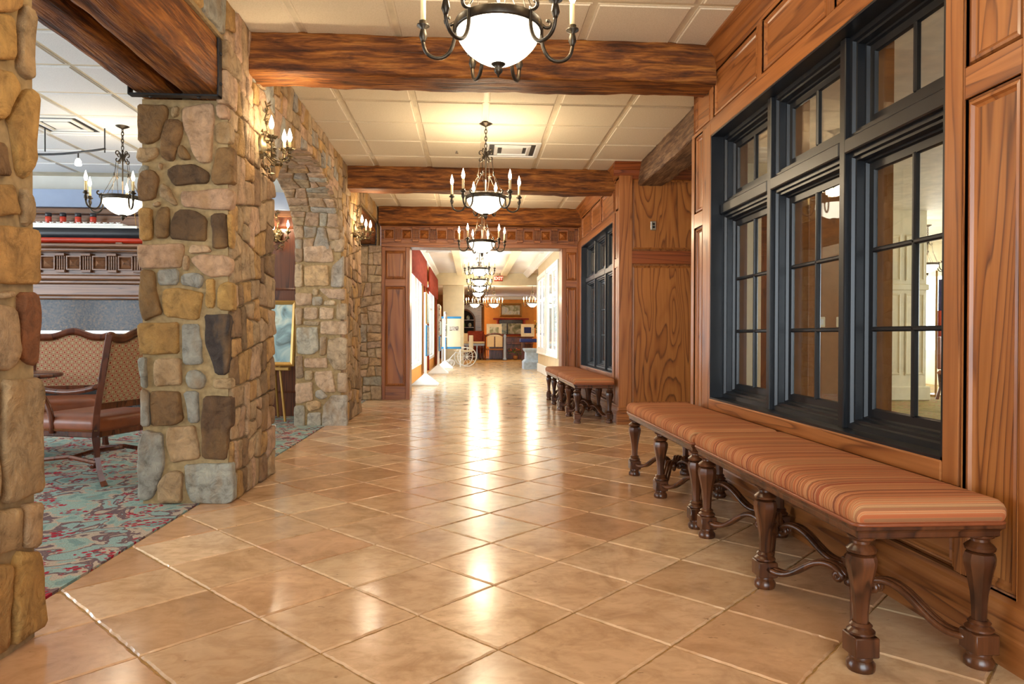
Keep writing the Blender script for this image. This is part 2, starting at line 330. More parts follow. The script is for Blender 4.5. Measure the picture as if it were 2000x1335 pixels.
P2S="""B -2044,2460 -1885,2463 -1866,2429 -1915,2261 -1977,2222 -2042,2233
B -1876,2375 -1789,2372 -1780,2303 -1833,2124 -1872,2123 -1912,2152 -1910,2251
P -1784,2451 -1600,2480 -1593,2425 -1606,2118 -1678,2112 -1731,2205 -1784,2382
B -1804,2213 -1775,2214 -1727,2136 -1785,2130 -1809,2164
T -2040,2194 -1929,2201 -1929,2152 -1997,2111 -2056,2120
G -2021,2091 -1982,2082 -2031,2022 -2047,2041
B -2031,2051 -1958,2062 -1922,2014 -1949,1885 -2045,1873 -2050,1982
D -1877,2054 -1824,2094 -1717,2101 -1620,2048 -1630,1988 -1833,1970
T -1906,1984 -1862,1955 -1814,1857 -1834,1847 -1920,1905
P -1576,2470 -1518,2477 -1493,2388 -1566,2386
T -1576,2356 -1503,2368 -1484,2319 -1489,2234 -1576,2237
B -1572,2203 -1469,2205 -1470,1991 -1582,1979 -1606,2009
P -1795,1936 -1484,1951 -1470,1911 -1489,1827 -1781,1838
O -2041,1824 -1964,1825 -1964,1637 -2036,1627
B -1921,1831 -1863,1836 -1868,1648 -1945,1647 -1945,1746
D -1814,1817 -1718,1819 -1635,1770 -1641,1631 -1854,1643 -1853,1728
D -1606,1795 -1519,1801 -1509,1592 -1597,1582
P -2046,1602 -1776,1610 -1791,1466 -2037,1459
P -1733,1605 -1631,1601 -1607,1562 -1743,1550
P -1733,1511 -1689,1541 -1524,1542 -1485,1513 -1495,1418 -1622,1407 -1680,1452
G -1936,1445 -1810,1456 -1811,1361 -1927,1356
G -1786,1421 -1699,1432 -1656,1407 -1675,1337 -1791,1361
B -2037,1449 -1955,1444 -1946,1321 -1903,1182 -2014,1132 -2038,1221
O -1898,1326 -1816,1336 -1661,1308 -1690,1143 -1888,1162 -1903,1252
O -1641,1392 -1588,1393 -1593,1218 -1641,1218
O -1563,1353 -1514,1378 -1475,1364 -1476,1199 -1568,1208
O -2043,1116 -1811,1127 -1807,933 -1952,928 -2038,933
G -1787,1112 -1685,1112 -1661,873 -1773,868
K -1651,1172 -1495,1173 -1500,983 -1515,803 -1584,804 -1642,983
T -1937,898 -1792,903 -1793,739 -1947,729 -1952,863
G -1749,824 -1691,829 -1642,784 -1662,714 -1744,719 -1764,774
T -1593,774 -1486,778 -1486,713 -1594,719
B -1976,695 -1802,694 -1779,525 -1837,490 -1972,486
G -1778,694 -1691,699 -1682,509 -1745,505
D -1652,664 -1486,663 -1487,483 -1511,463 -1521,273 -1663,285 -1667,524
G -2048,903 -2000,908 -1996,725 -2029,725
G -2029,715 -1986,695 -1982,486 -2030,486
T -1871,476 -1711,485 -1682,285 -1852,256 -1881,406
G -2011,461 -1905,436 -1900,237 -1964,48 -2002,24 -2055,34 -2050,357
T -1876,197 -1818,206 -1784,186 -1789,12 -1930,9 -1934,127
G -1774,241 -1482,248 -1477,17 -1536,-2 -1731,10 -1760,86
T -1842,2445 -1803,2455 -1808,2401 -1842,2390
T -1772,1540 -1743,1531 -1748,1451 -1781,1451
O -1509,1796 -1480,1792 -1485,1593 -1502,1592
T -1920,2102 -1905,2103 -1906,2068 -1925,2073
T -1959,1855 -1925,1870 -1916,1846 -1949,1835"""
P3S="""T -2030,2351 -1929,2359 -1929,2212 -2024,2204
P -1879,2353 -1683,2355 -1670,2227 -1873,2238
O -1664,2349 -1594,2350 -1601,2266 -1658,2266
G -1898,2161 -1822,2200 -1721,2098 -1898,2109
B -2030,2172 -1942,2173 -1948,1891 -2030,1891
P -1923,2071 -1620,2087 -1594,1894 -1923,1892
O -1651,2215 -1601,2215 -1607,2119 -1651,2125
T -1582,2318 -1480,2306 -1480,2024 -1582,2010
T -2030,1865 -1948,1866 -1949,1603 -2031,1603
O -1923,1840 -1658,1855 -1645,1624 -1917,1610
G -1607,1843 -1480,1973 -1480,1606 -1620,1605
T -1721,2188 -1664,2202 -1664,2112 -1708,2105
P -2030,1528 -1841,1530 -1847,1399 -2016,1392
T -1827,1578 -1773,1585 -1773,1509 -1827,1509
G -1834,1482 -1719,1489 -1726,1393 -1834,1392
P -1753,1585 -1468,1587 -1468,1456 -1644,1476
T -1699,1441 -1577,1449 -1577,1394 -1705,1393
T -2030,1357 -1949,1364 -1956,1166 -2023,1165
P -1929,1365 -1773,1365 -1780,1235 -1929,1234
P -1753,1365 -1590,1359 -1597,1236 -1753,1235
T -1556,1414 -1448,1415 -1448,1229 -1556,1236
T -1935,1207 -1753,1207 -1760,1159 -1935,1166
P -1739,1201 -1441,1209 -1441,1057 -1739,1063
G -2010,1131 -1773,1139 -1766,871 -1834,829 -2003,836
T -1658,995 -1509,1022 -1441,1009 -1441,651 -1577,651 -1665,788
B -1746,1022 -1672,1029 -1685,816 -1753,816
B -2030,802 -1949,809 -1936,555 -2023,548
P -1929,774 -1672,788 -1665,671 -1922,678
T -1915,637 -1834,637 -1841,527 -1915,527
P -1807,623 -1617,637 -1570,389 -1699,389 -1794,486
T -1543,609 -1441,609 -1447,382 -1543,389
P -2023,486 -1834,506 -1834,293 -2024,253
G -1794,403 -1726,417 -1658,334 -1740,300 -1800,334
O -1902,266 -1794,293 -1740,265 -1746,197 -1861,163 -1902,211
G -2037,225 -1929,232 -1922,-12 -2044,-11
G -1889,142 -1740,155 -1740,-7 -1895,-7
G -1712,224 -1617,348 -1441,347 -1441,-9 -1719,-7"""
# ================================================================== SETTING
XL, XB = -1.49, -2.05          # stone wall: corridor face, room face
XR = 1.71                      # oak wall along the near benches
XF = 1.75                      # oak wall along the far benches
# ------------------------------------------------------------------ floor and its tiles
floor = struct(B('floor', 'grout', -1.69, 2.6, -3, 36, -.06, -.006))
TS = .4156; TA = .7955; T0 = (-.1888*1.05, 2.4628*1.05)
tu = (cos(TA)*TS, -sin(TA)*TS); tv = (sin(TA)*TS, cos(TA)*TS)
def clip(poly, n, d):
    out = []
    for i, p in enumerate(poly):
        q = poly[(i+1) % len(poly)]; a = p[0]*n[0]+p[1]*n[1]-d; b = q[0]*n[0]+q[1]*n[1]-d
        if a >= 0: out.append(p)
        if a*b < 0: t = a/(a-b); out.append((p[0]+t*(q[0]-p[0]), p[1]+t*(q[1]-p[1])))
    return out
def area(p): return .5*abs(sum(p[i][0]*p[(i+1) % len(p)][1]-p[(i+1) % len(p)][0]*p[i][1] for i in range(len(p))))
def tile_mesh(mb, poly, dz, fine=True):
    n = len(poly); cx = sum(p[0] for p in poly)/n; cy = sum(p[1] for p in poly)/n; ring = []
    for i in range(n):
        a, b = Vector(poly[i]), Vector(poly[(i+1) % n]); L = (b-a).length; k = max(1, int(L/.022)) if fine else 1
        nm = Vector((b.y-a.y, a.x-b.x)).normalized()
        for j in range(k):
            p = a.lerp(b, j/k); jit = rnd.uniform(-.0028, .0022) if fine else 0
            ring.append((p.x+nm.x*jit, p.y+nm.y*jit))
    def off(p, d):
        v = Vector((cx-p[0], cy-p[1])); L = v.length
        return (p[0]+v.x/L*d, p[1]+v.y/L*d)
    mb.loft([[(p[0], p[1], -.012) for p in ring], [(p[0], p[1], -.0045+dz) for p in ring], [off(p, .008)+(dz,) for p in ring]], True, False, True)
far_tiles = MB(); nt = 0
TCOL = [(218, 180, 140), (214, 174, 132), (222, 187, 148), (210, 166, 124), (218, 178, 136), (204, 158, 118), (220, 184, 142)]
for i in range(-40, 45):
    for j in range(-8, 75):
        x, y = T0[0]+i*tu[0]+j*tv[0], T0[1]+i*tu[1]+j*tv[1]
        if not (-2.4 < x < 2.9 and .5 < y < 31.5): continue
        g = .0036; poly = [(x+(a*tu[0]+b*tv[0]), y+(a*tu[1]+b*tv[1])) for a, b in ((g/TS, g/TS), (1-g/TS, g/TS), (1-g/TS, 1-g/TS), (g/TS, 1-g/TS))]
        poly = poly[::-1]
        poly = clip(poly, (1, 0), -1.682); poly = clip(poly, (-1, 0), -2.55) if len(poly) > 2 else []
        if len(poly) < 3 or area(poly) < .004: continue
        cy = y+.28; cx = x
        near = 1.3 < cy < 11.2 and cx < 1.5
        if near:
            mb = MB(); tile_mesh(mb, poly, rnd.uniform(-.0006, .0006)); o = mb.build('tile', 'tile', floor); nt += 1
            c = lin(rnd.choice(TCOL)); k = rnd.uniform(.9, 1.08); o.color = (c[0]*k, c[1]*k, c[2]*k, 1)
        else: tile_mesh(far_tiles, poly, 0, False)
o = far_tiles.build('tile_field', 'tile', floor); o['kind'] = 'stuff'; c = lin((216, 184, 142)); o.color = c+(1,)
struct(B('floor_carpet_lounge', 'carpet', -7.8, -1.697, -3, 12.2, -.06, .002))
struct(B('floor_carpet_parlour', 'carpet2', 2.6, 10.2, 0, 15.2, -.06, .002))
# ------------------------------------------------------------------ ceiling and its panels
ceil = struct(B('ceiling', 'tbar', -7.8, 10.2, -3, 11.6, ZC, ZC+.15))
gx, gy, sx, sy = .127, 6.05, .634, .617
def panel_at(x0, x1, y0, y1, mm='ceil'):
    MB().rings(lambda u, v, d: (u, v, ZC-d), (x0, x1, y0, y1), [(0, -.02), (0, .003), (.012, .003), (.018, .010)]).build('ceiling_panel', mm, ceil)
for i in range(-3, 4):
    for j in range(-8, 9):
        x0, x1 = gx+i*sx+.016, gx+(i+1)*sx-.016; y0, y1 = gy+j*sy+.016, gy+(j+1)*sy-.016
        x0, x1 = max(x0, XL-.03), min(x1, 2.0)
        if x1-x0 < .05 or y1 < .9: continue
        if i == 0 and j == 2: continue          # air vent sits here
        panel_at(x0, x1, y0, y1)
for i in range(-9, -3):
    for j in range(-7, 5):
        x0, x1 = gx+i*sx+.016, min(gx+(i+1)*sx-.016, XB); y0, y1 = gy+j*sy+.016, min(gy+(j+1)*sy-.016, 9)
        if x1-x0 < .05 or y1-y0 < .05: continue
        if i == -7 and j == 1: continue         # lounge vent
        panel_at(x0, x1, y0, y1, 'ceil_white')
def vent(cx, cy, w, h, label):
    t = thing('ceiling_vent', label, 'air vent', (cx, cy, ZC))
    fm = lambda u, v, d: (u, v, -d)
    MB().rings(fm, (-w/2, w/2, -h/2, h/2), [(0, -.02), (0, .012), (.04, .014), (.05, .0), (.05, -.05)], True).build('frame', 'white', t)
    MB().rings(fm, (-w*.33, w*.33, -h*.33, h*.33), [(0, -.045), (0, .012), (.035, .02), (.045, .0), (.045, -.04)], True).build('louvre', 'white', t)
    MB().box(-w*.19, w*.19, -h*.19, h*.19, -.016, -.006, .002).build('diffuser_plate', 'white', t)
    MB().box(-w/2+.05, w/2-.05, -h/2+.05, h/2-.05, -.003, .03).build('duct', 'strap', t)
vent(gx+sx*.5, gy+2.5*sy, .6, .58, 'square white air vent in the tiled ceiling behind the second bowl chandelier')
vent(gx-6.5*sx, gy+1.5*sy, .6, .58, 'square white air vent in the lounge ceiling above the track light')
t = thing('sprinkler_head', 'small white sprinkler head in the ceiling beside the air vent', 'sprinkler', (-.165, 7.65, ZC))
MB().lathe([(.04, 0), (.04, -.006), (.015, -.01)], n=14).build('cover_ring', 'white', t, True); MB().lathe([(.008, -.008), (.01, -.02), (.006, -.03), (.018, -.032), (.018, -.035)], n=10).build('nozzle', 'steel', t, True)
# ------------------------------------------------------------------ stone wall on the left
SP = {'T': (168, 140, 104), 'O': (176, 136, 78), 'B': (124, 94, 60), 'D': (92, 70, 48), 'K': (66, 56, 52), 'G': (152, 148, 138), 'P': (184, 150, 118), 'R': (124, 78, 48)}
AC, AH, AR, AZ = 6.69, 1.36, .72, 2.02      # arch centre, half width, rise, springing
mb = MB(); e = .022
ci, co = XL-e, XB+e
mb.box(co, ci, -2.5, 2.49-e, 0, 2.50); mb.box(co, ci, -2.5, 2.30, 2.5, ZC); mb.box(co, ci, 2.30, 4.45, 2.84, ZC)
mb.box(co, ci, 4.35+e, 5.33-e, 0, 2.5); mb.box(co, ci, 4.45, 5.33-e, 2.5, ZC)
mb.box(co, ci, 8.05+e, 9.42, 0, AZ); mb.box(co, ci, 8.05+e, 9.3, AZ, ZC); mb.box(co, ci, 9.3, 11.6, 2.84, ZC); mb.box(co, ci, 11.2+e, 11.6, 0, 2.84)
N = 28; top = []; bot = []
for k in range(N+1):
    a = pi*k/N; bot.append((AC+(AH+e)*cos(a), AZ+(AR+e)*sin(a)))
bot[0] = (8.05+e, AZ); bot[-1] = (5.33-e, AZ)
for k in range(N):
    (ya, za), (yb, zb) = bot[k], bot[k+1]
    mb.add([(co, ya, za), (ci, ya, za), (ci, yb, zb), (co, yb, zb), (co, ya, ZC), (ci, ya, ZC), (ci, yb, ZC), (co, yb, ZC)], [(0, 1, 2, 3), (1, 5, 6, 2), (0, 3, 7, 4)])
wall_left = struct(mb.build('wall_left', 'mortar'))
def split(poly, target, r):
    A = area(poly)
    if A < target*r.uniform(.7, 1.9): return [poly]
    xs = [p[0] for p in poly]; ys = [p[1] for p in poly]; w, h = max(xs)-min(xs), max(ys)-min(ys)
    c = (min(xs)+w*r.uniform(.36, .64), min(ys)+h*r.uniform(.36, .64)); tl = r.uniform(-.22, .22)
    n = (cos(tl), sin(tl)) if w > h*r.uniform(.75, 1.25) else (-sin(tl), cos(tl)); d = n[0]*c[0]+n[1]*c[1]
    a, b = clip(poly, n, d), clip(poly, (-n[0], -n[1]), -d)
    if len(a) < 3 or len(b) < 3: return [poly]
    return split(a, target, r)+split(b, target, r)
STONES = []
def stone(poly, fmap, key, H=.036, joint=.008, lift=0.0):  # lift mixes a pale daylight tone into the stone colour
    r = rnd; n = len(poly); cx = sum(p[0] for p in poly)/n; cy = sum(p[1] for p in poly)/n
    pts = []
    for i in range(n):
        a, b = Vector(poly[i]), Vector(poly[(i+1) % n]); L = (b-a).length; k = max(1, min(5, int(L/.05)))
        for j in range(k):
            p = a.lerp(b, j/k)
            if j: p += Vector((r.uniform(-.006, .006), r.uniform(-.006, .006)))
            pts.append(p)
    q = []
    for i in range(len(pts)):
        a, b = pts[i], pts[(i+1) % len(pts)]; q += [a.lerp(b, .22), a.lerp(b, .78)]
    ctr = Vector((cx, cy)); H = H*r.uniform(.75, 1.25); rad = min((p-ctr).length for p in q); sd = r.uniform(0, 50); tl = (r.uniform(-.12, .12), r.uniform(-.12, .12))
    def ring(d, h, nz, fr=.7):
        out = []
        for p in q:
            v = ctr-p; L = v.length; dd = min(d, L*fr); w = p+v*(dd/max(L, 1e-6)); hh = h
            if nz: hh += noise.noise((w.x*9+sd, w.y*9, sd))*nz+((w.x-cx)*tl[0]+(w.y-cy)*tl[1])*.5
            out.append(fmap(w.x, w.y, hh))
        return out
    R = [ring(joint, -.04, 0, .2), ring(joint, H*.55, .002, .2), ring(joint+.004, H*.85, .005, .28), ring(joint+.012, H*1.0, .008, .36), ring(joint+.035, H*1.05, .010, .5), ring(9, H*1.07, .012, .72)]
    mb = MB(); mb.loft(R, True, False, False); m = len(q); b = len(mb.v)-m
    mb.v.append(fmap(cx, cy, H*1.1+noise.noise((cx*9+sd, cy*9, sd))*.012)); mb.f += [(b+i, b+(i+1) % m, len(mb.v)-1) for i in range(m)]
    c = lin(SP[key]); k = r.uniform(.88, 1.12); c = tuple(c[i]*(1-lift)+lift*lin((208, 194, 172))[i] for i in range(3)); o_ = Vector(fmap(cx, cy, 0)); STONES.append((mb, (c[0]*k, c[1]*k*r.uniform(.97, 1.03), c[2]*k, 1), area(poly), (Vector(fmap(cx, cy, .01))-o_).normalized()))
def parse(txt):
    for ln in txt.split('\n'):
        k, *p = ln.split(); yield k, [tuple(int(v)/1000 for v in q.split(',')) for q in p]
f_near = lambda Y: (lambda u, v, h: (u, Y+e-h, v))
f_cor = lambda u, v, h: (ci+h, u, v)
for k, p in parse(P1S): stone(p, f_cor, k, .026, .0)
for k, p in parse(P2S): stone(p, f_near(4.35), k, .026, -.004)
for k, p in parse(P3S): stone(p, f_near(8.05), k, .024, -.003, .30)  # pier stones paled, lounge daylight put into their colour
r2 = random.Random(21); KEYS = 'TTTOOPPPBGTPOB'
def fill(rect, target, fmap, keys=KEYS, cut=False, H=.024, joint=.006, stretch=1.0, lift=.08):
    u0, u1, v0, v1 = rect
    for p in split([(u0*stretch, v0), (u1*stretch, v0), (u1*stretch, v1), (u0*stretch, v1)], target*stretch, r2):
        p = [(a/stretch, b) for a, b in p]
        if cut:
            q = []
            for i in range(len(p)):
                a, b = p[i], p[(i+1) % len(p)]
                q += [(a[0]+(b[0]-a[0])*t/4, a[1]+(b[1]-a[1])*t/4) for t in range(4)]
            g = []; ins = 0
            for y, z in q:
                d = math.hypot((y-AC)/AH, max(0, z-AZ)/AR)
                if d < 1.0 and z >= AZ-.001:
                    ins += 1; g.append((AC+(y-AC)/max(d, .05), AZ+(z-AZ)/max(d, .05)))
                else: g.append((y, z))
            if ins > len(q)*.62: continue
            if ins: p = g
        if area(p) < .004: continue
        stone(p, fmap, r2.choice(keys), H, joint, lift)
fill((1.2, 2.17, 0, 2.5), .06, f_cor); fill((1.2, 2.3, 2.5, ZC), .06, f_cor)
fill((2.3, 4.28, 2.86, ZC), .055, f_cor, 'TTOPG'); 
fill((4.385, 5.32, 0, 2.46), .030, f_cor, 'OOTTBBOPTT', stretch=1.35); fill((4.29, 5.32, 2.46, ZC), .032, f_cor, 'TTOPPG', stretch=1.35)
fill((5.32, 8.07, AZ, ZC), .030, f_cor, 'TTOPPTOG', cut=True, stretch=.8)
fill((8.085, 9.4, 0, ZC), .034, f_cor, 'OOTTBPT', stretch=1.1)
fill((9.4, 11.15, 2.86, ZC), .05, f_cor, 'TPO')
fill((-2.0, -1.45, .0, 2.5), .032, lambda u, v, h: (u, 11.2+e-h, v), 'TTPGOTP', lift=.35)  # end pier stones paled the same way for daylight
# underside of the arch
ARC = [(0.0, 0.0)]; NS = 80
for k in range(1, NS+1):
    a0, a1 = pi*(k-1)/NS, pi*k/NS; ARC.append((ARC[-1][0]+math.hypot(AH*(cos(a1)-cos(a0)), AR*(sin(a1)-sin(a0))), a1))
def f_arch(u, v, h):
    v = max(0, min(ARC[-1][0], v)); k = min(NS-1, int(v/ARC[-1][0]*NS))
    while k > 0 and ARC[k][0] > v: k -= 1
    while k < NS-1 and ARC[k+1][0] < v: k += 1
    t = (v-ARC[k][0])/(ARC[k+1][0]-ARC[k][0]); a = ARC[k][1]+t*(ARC[k+1][1]-ARC[k][1])
    nx, nz = cos(a)/AH, sin(a)/AR; L = math.hypot(nx, nz); hh = e-h
    return (u, AC+AH*cos(a)+nx/L*hh, AZ+AR*sin(a)+nz/L*hh)
fill((XB+.02, XL-.02, .01, ARC[-1][0]-.01), .026, f_arch, 'GGPTTOP', lift=.25, H=.022, stretch=.7)  # soffit stones paled in colour for the daylight on them
# the largest 300 as pieces, the rest joined
def seen(s):
    n_ = len(s[0].v); c = Vector([sum(v[i] for v in s[0].v)/n_ for i in range(3)])-Vector((0, 0, 1.05)); p = s[0].v[-1]; q = s[0].v[0]
    nr = Vector(p)-Vector(q); f = (Vector((0, -1, 0)) if abs(p[1]-q[1]) > abs(p[0]-q[0]) and False else s[3])
    return s[2]*max(.02, -c.normalized().dot(f))/c.length_squared
STONES.sort(key=lambda s: -seen(s))
rest = MB(); rcol = []
def tint(o, cols):
    a = o.data.color_attributes.new('tint', 'FLOAT_COLOR', 'POINT'); a.data.foreach_set('color', [x for c in cols for x in c])
for k, (mb, col, A, nf) in enumerate(STONES):
    if k < 300:
        o = mb.build('stone', 'stone', wall_left); autosmooth(o, .7); o.color = col; tint(o, [col]*len(o.data.vertices))
    else: rest.add(mb.v, mb.f); rcol += [col]*len(mb.v)
if rest.v:
    o = rest.build('small_stones', 'stone', wall_left, True); o['kind'] = 'stuff'; tint(o, rcol)
print('STONES', len(STONES))
# ------------------------------------------------------------------ hewn beams
def hewn(name, mat, p0, p1, w, h, parent=None, seed=0, amp=.019):
    # long beam from p0 to p1 (centre line), rounded hacked section
    P0, P1 = Vector(p0), Vector(p1); d = (P1-P0); L = d.length; d.normalize(); side = d.cross(Vector((0, 0, 1))).normalized(); up = Vector((0, 0, 1)); rings = []; n = int(L/.06)
    sec = []
    for cx, cz, st in ((1, 1, 0), (-1, 1, 1), (-1, -1, 2), (1, -1, 3)):
        rr = .028
        for k in range(4):
            t = (st+k/3)*pi/2; sec.append((cx*(w/2-rr)+rr*cos(t), cz*(h/2-rr)+rr*sin(t)))
        nx = [(-1, 1), (-1, -1), (1, -1), (1, 1)][st]
        for k in (1, 2, 3):
            a = sec[-1-(k-1)]; b = (nx[0]*(w/2-rr)+rr*cos((st+1)*pi/2), nx[1]*(h/2-rr)+rr*sin((st+1)*pi/2))
            sec.append((a[0]+(b[0]-a[0])*k/4, a[1]+(b[1]-a[1])*k/4))
    for i in range(n+1):
        c = P0+d*(L*i/n); ring = []
        for (a, b) in sec:
            q = noise.noise((i*.13+seed, a*6, b*6))*amp+noise.noise((i*.5+seed, a*16, b*16))*amp*.55
            l = math.hypot(a, b); ring.append(tuple(c+side*(a*(1+q/l))+up*(b*(1+q/l))))
        rings.append(ring)
    o = MB().loft(rings).build(name, mat, parent); return autosmooth(o, .9)
for yy, a, b, lab in ((4.88, XL-.02, XR, 'thick rough-hewn timber ceiling beam beside the stone pillar sconce and the tall window'), (8.54, XL-.02, XF+.02, 'rough-hewn timber ceiling beam landing beside the oak alcove pilaster'), (11.13, -1.47, XF+.02, 'rough timber beam directly above the carved frieze of the oak portal')):
    tag(hewn('ceiling_beam', 'beam_x', (a, yy, ZC-.14), (b, yy, ZC-.14), .30 if yy < 11 else .26, .285, None, yy*3), lab, 'beam')
def lintel(y0, y1, ys, lab):
    t = thing('timber_lintel', lab, 'beam')
    hewn('beam', 'beam_y', (-1.64, y0, 2.675), (-1.64, y1, 2.675), .23, .34, t, y0, .010)
    hewn('beam', 'beam_y', (-1.925, y0, 2.675), (-1.925, y1, 2.675), .22, .34, t, y0+5, .010)
    for yy in ys:
        m = MB(); m.box(-2.045, -1.512, yy-.028, yy+.028, 2.478, 2.490, .003); m.box(-1.524, -1.512, yy-.028, yy+.028, 2.478, 2.83, .003); m.box(-2.045, -2.035, yy-.028, yy+.028, 2.478, 2.83, .003); m.build('iron_strap', 'strap', t)
        for (x, z, ax) in ((-1.51, 2.56, 0), (-1.51, 2.74, 0), (-1.64, 2.476, 1), (-1.92, 2.476, 1)):
            q = MB().lathe([(.012, 0), (.011, .005), (.005, .008)], n=6).build('bolt', 'strap', t); q.location = (x, yy, z); q.rotation_euler = (0, pi/2, 0) if ax == 0 else (pi, 0, 0)
lintel(2.3, 4.46, (4.25, 2.6), 'pair of dark timber lintel beams with iron strap over the lounge opening')
lintel(9.3, 11.3, (11.05,), 'dark timber lintel on the stone pier beside the oak portal')
tag(hewn('alcove_beam', 'beam_grey', (2.13, 5.28, 2.97), (2.13, 8.06, 2.97), .30, .30, None, 77), 'weathered brown timber beam over the alcove opening between the oak walls', 'beam')
# ------------------------------------------------------------------ oak walls on the right
def oak_map(X): return lambda u, v, d: (X+d, u, v)
PROF = [(0, -.004), (.0, .012), (.006, .014), (.014, .004), (.024, .002), (.030, .012), (.040, .018)]
def raised(parent, fm, rect, prof=PROF, pm='oak_panel', fmz='oak_z'):
    MB().rings(fm, rect, prof, False).build('panel_moulding', fmz, parent)
    i, d = prof[-1]; u0, u1, v0, v1 = rect
    MB().rings(fm, (u0+i, u1-i, v0+i, v1-i), [(0, d), (.0, d-.001)], True).build('panel', pm, parent)
def oak_wall(name, X, ya, yb, wy0, wy1, wz0, wz1, yend0, yend1, tops, far_cols, near_cols):
    # a wall along Y with one big window opening (wy0..wy1, wz0..wz1)
    m = MB(); b = X+.032
    m.box(b, X+.2, ya, wy0, 0, ZC); m.box(b, X+.2, wy1, yb, 0, ZC); m.box(b, X+.2, wy0, wy1, 0, wz0); m.box(b, X+.2, wy0, wy1, wz1, ZC)
    w = struct(m.build(name, 'oak_z')); fm = oak_map(X)
    cs = .085
    # window casing
    c = MB(); c.box(X-.008, X+.03, wy0-cs, wy0, wz0-cs*.9, wz1+cs, .004); c.build('casing', 'oak_z', w)
    c = MB(); c.box(X-.008, X+.03, wy1, wy1+cs, wz0-cs*.9, wz1+cs, .004); c.build('casing', 'oak_z', w)
    c = MB(); c.box(X-.008, X+.03, wy0, wy1, wz1, wz1+cs, .004); c.build('casing', 'oak_y', w)
    c = MB(); c.box(X-.012, X+.03, wy0, wy1, wz0-cs*.9, wz0, .006); c.build('sill', 'oak_y', w)
    # crown
    c = MB(); c.loft([[(X+.02, y, ZC-.16), (X+.02, y, ZC), (X-.075, y, ZC), (X-.075, y, ZC-.025), (X-.055, y, ZC-.035), (X-.03, y, ZC-.085), (X-.014, y, ZC-.10), (X-.010, y, ZC-.135), (X+.0, y, ZC-.16)] for y in (ya, yb)]); c.build('crown_moulding', 'oak_y', w)
    # top row of panels with stiles and rails
    zt0, zt1 = wz1+cs, ZC-.16
    MB().box(X, X+.03, ya, yb, zt0, zt0+.03, .002).build('rail', 'oak_y', w); MB().box(X, X+.03, ya, yb, zt1-.03, zt1, .002).build('rail', 'oak_y', w)
    for k in range(len(tops)-1):
        raised(w, fm, (tops[k]+.035, tops[k+1]-.035, zt0+.03, zt1-.03), pm='oak_y', fmz='oak_y')
        if tops[k+1] < yb-.05: MB().box(X, X+.03, tops[k+1]-.035, tops[k+1]+.035, zt0+.03, zt1-.03, .002).build('stile', 'oak_z', w)
    # tall columns of two panels beside the window
    zr0, zr1 = 1.87, 1.98
    for y0, y1 in far_cols+near_cols:
        raised(w, fm, (y0, y1, zr1, zt1-.03 if (y0, y1) in near_cols else zt0)); raised(w, fm, (y0, y1, .22, zr0))
        MB().box(X-.002, X+.03, y0, y1, zr0, zr1, .003).build('rail', 'oak_y', w)
    edges = sorted([ya]+[e for c in far_cols+near_cols for e in c]+[wy0-cs, wy1+cs, yb])
    for k in range(0, len(edges), 2):
        y0, y1 = edges[k], edges[k+1]
        if y1-y0 > .008: MB().box(X-.002, X+.03, y0, y1, .2, zt0, .003).build('stile', 'oak_z', w)
    # panels below the sill
    seg = [wy0-cs+(wy1-wy0+2*cs)*k/3 for k in range(4)]
    for k in range(3): raised(w, fm, (seg[k]+.03, seg[k+1]-.03, .235, wz0-cs-.035), pm='oak_y', fmz='oak_y')
    for k in range(4): MB().box(X, X+.03, seg[k]-.03, seg[k]+.03, .22, wz0-cs, .002).build('stile', 'oak_z', w)
    MB().box(X, X+.03, wy0-cs, wy1+cs, wz0-cs-.035, wz0-cs*.9, .002).build('rail', 'oak_y', w)
    # stepped base
    c = MB(); c.loft([[(X+.02, y, 0), (X-.022, y, 0), (X-.022, y, .10), (X-.018, y, .108), (X-.018, y, .15), (X-.012, y, .16), (X-.012, y, .19), (X-.004, y, .20), (X-.002, y, .22), (X+.02, y, .22)] for y in (ya, yb)]); c.build('base_moulding', 'oak_y', w)
    return w
wy = (2.387, 4.825)
wall_right = oak_wall('wall_right', XR, -2.5, 5.26, wy[0], wy[1], .60, 2.48, 0, 0, [2.31, 3.20, 4.01, 4.825, 5.24], [(5.0, 5.19)], [(1.72, 1.96), (2.045, 2.292)])
wall_far_right = oak_wall('wall_right_far', XF, 8.07, 11.3, 8.42, 10.86, .58, 2.46, 0, 0, [8.36, 9.23, 10.05, 10.86, 11.28], [], [(8.14, 8.31)])
FRP = [(0, .085), (.026, .085), (.032, .100), (.044, .100), (.048, .135), (.058, .135), (.064, .150), (.098, .150), (.104, .166)]
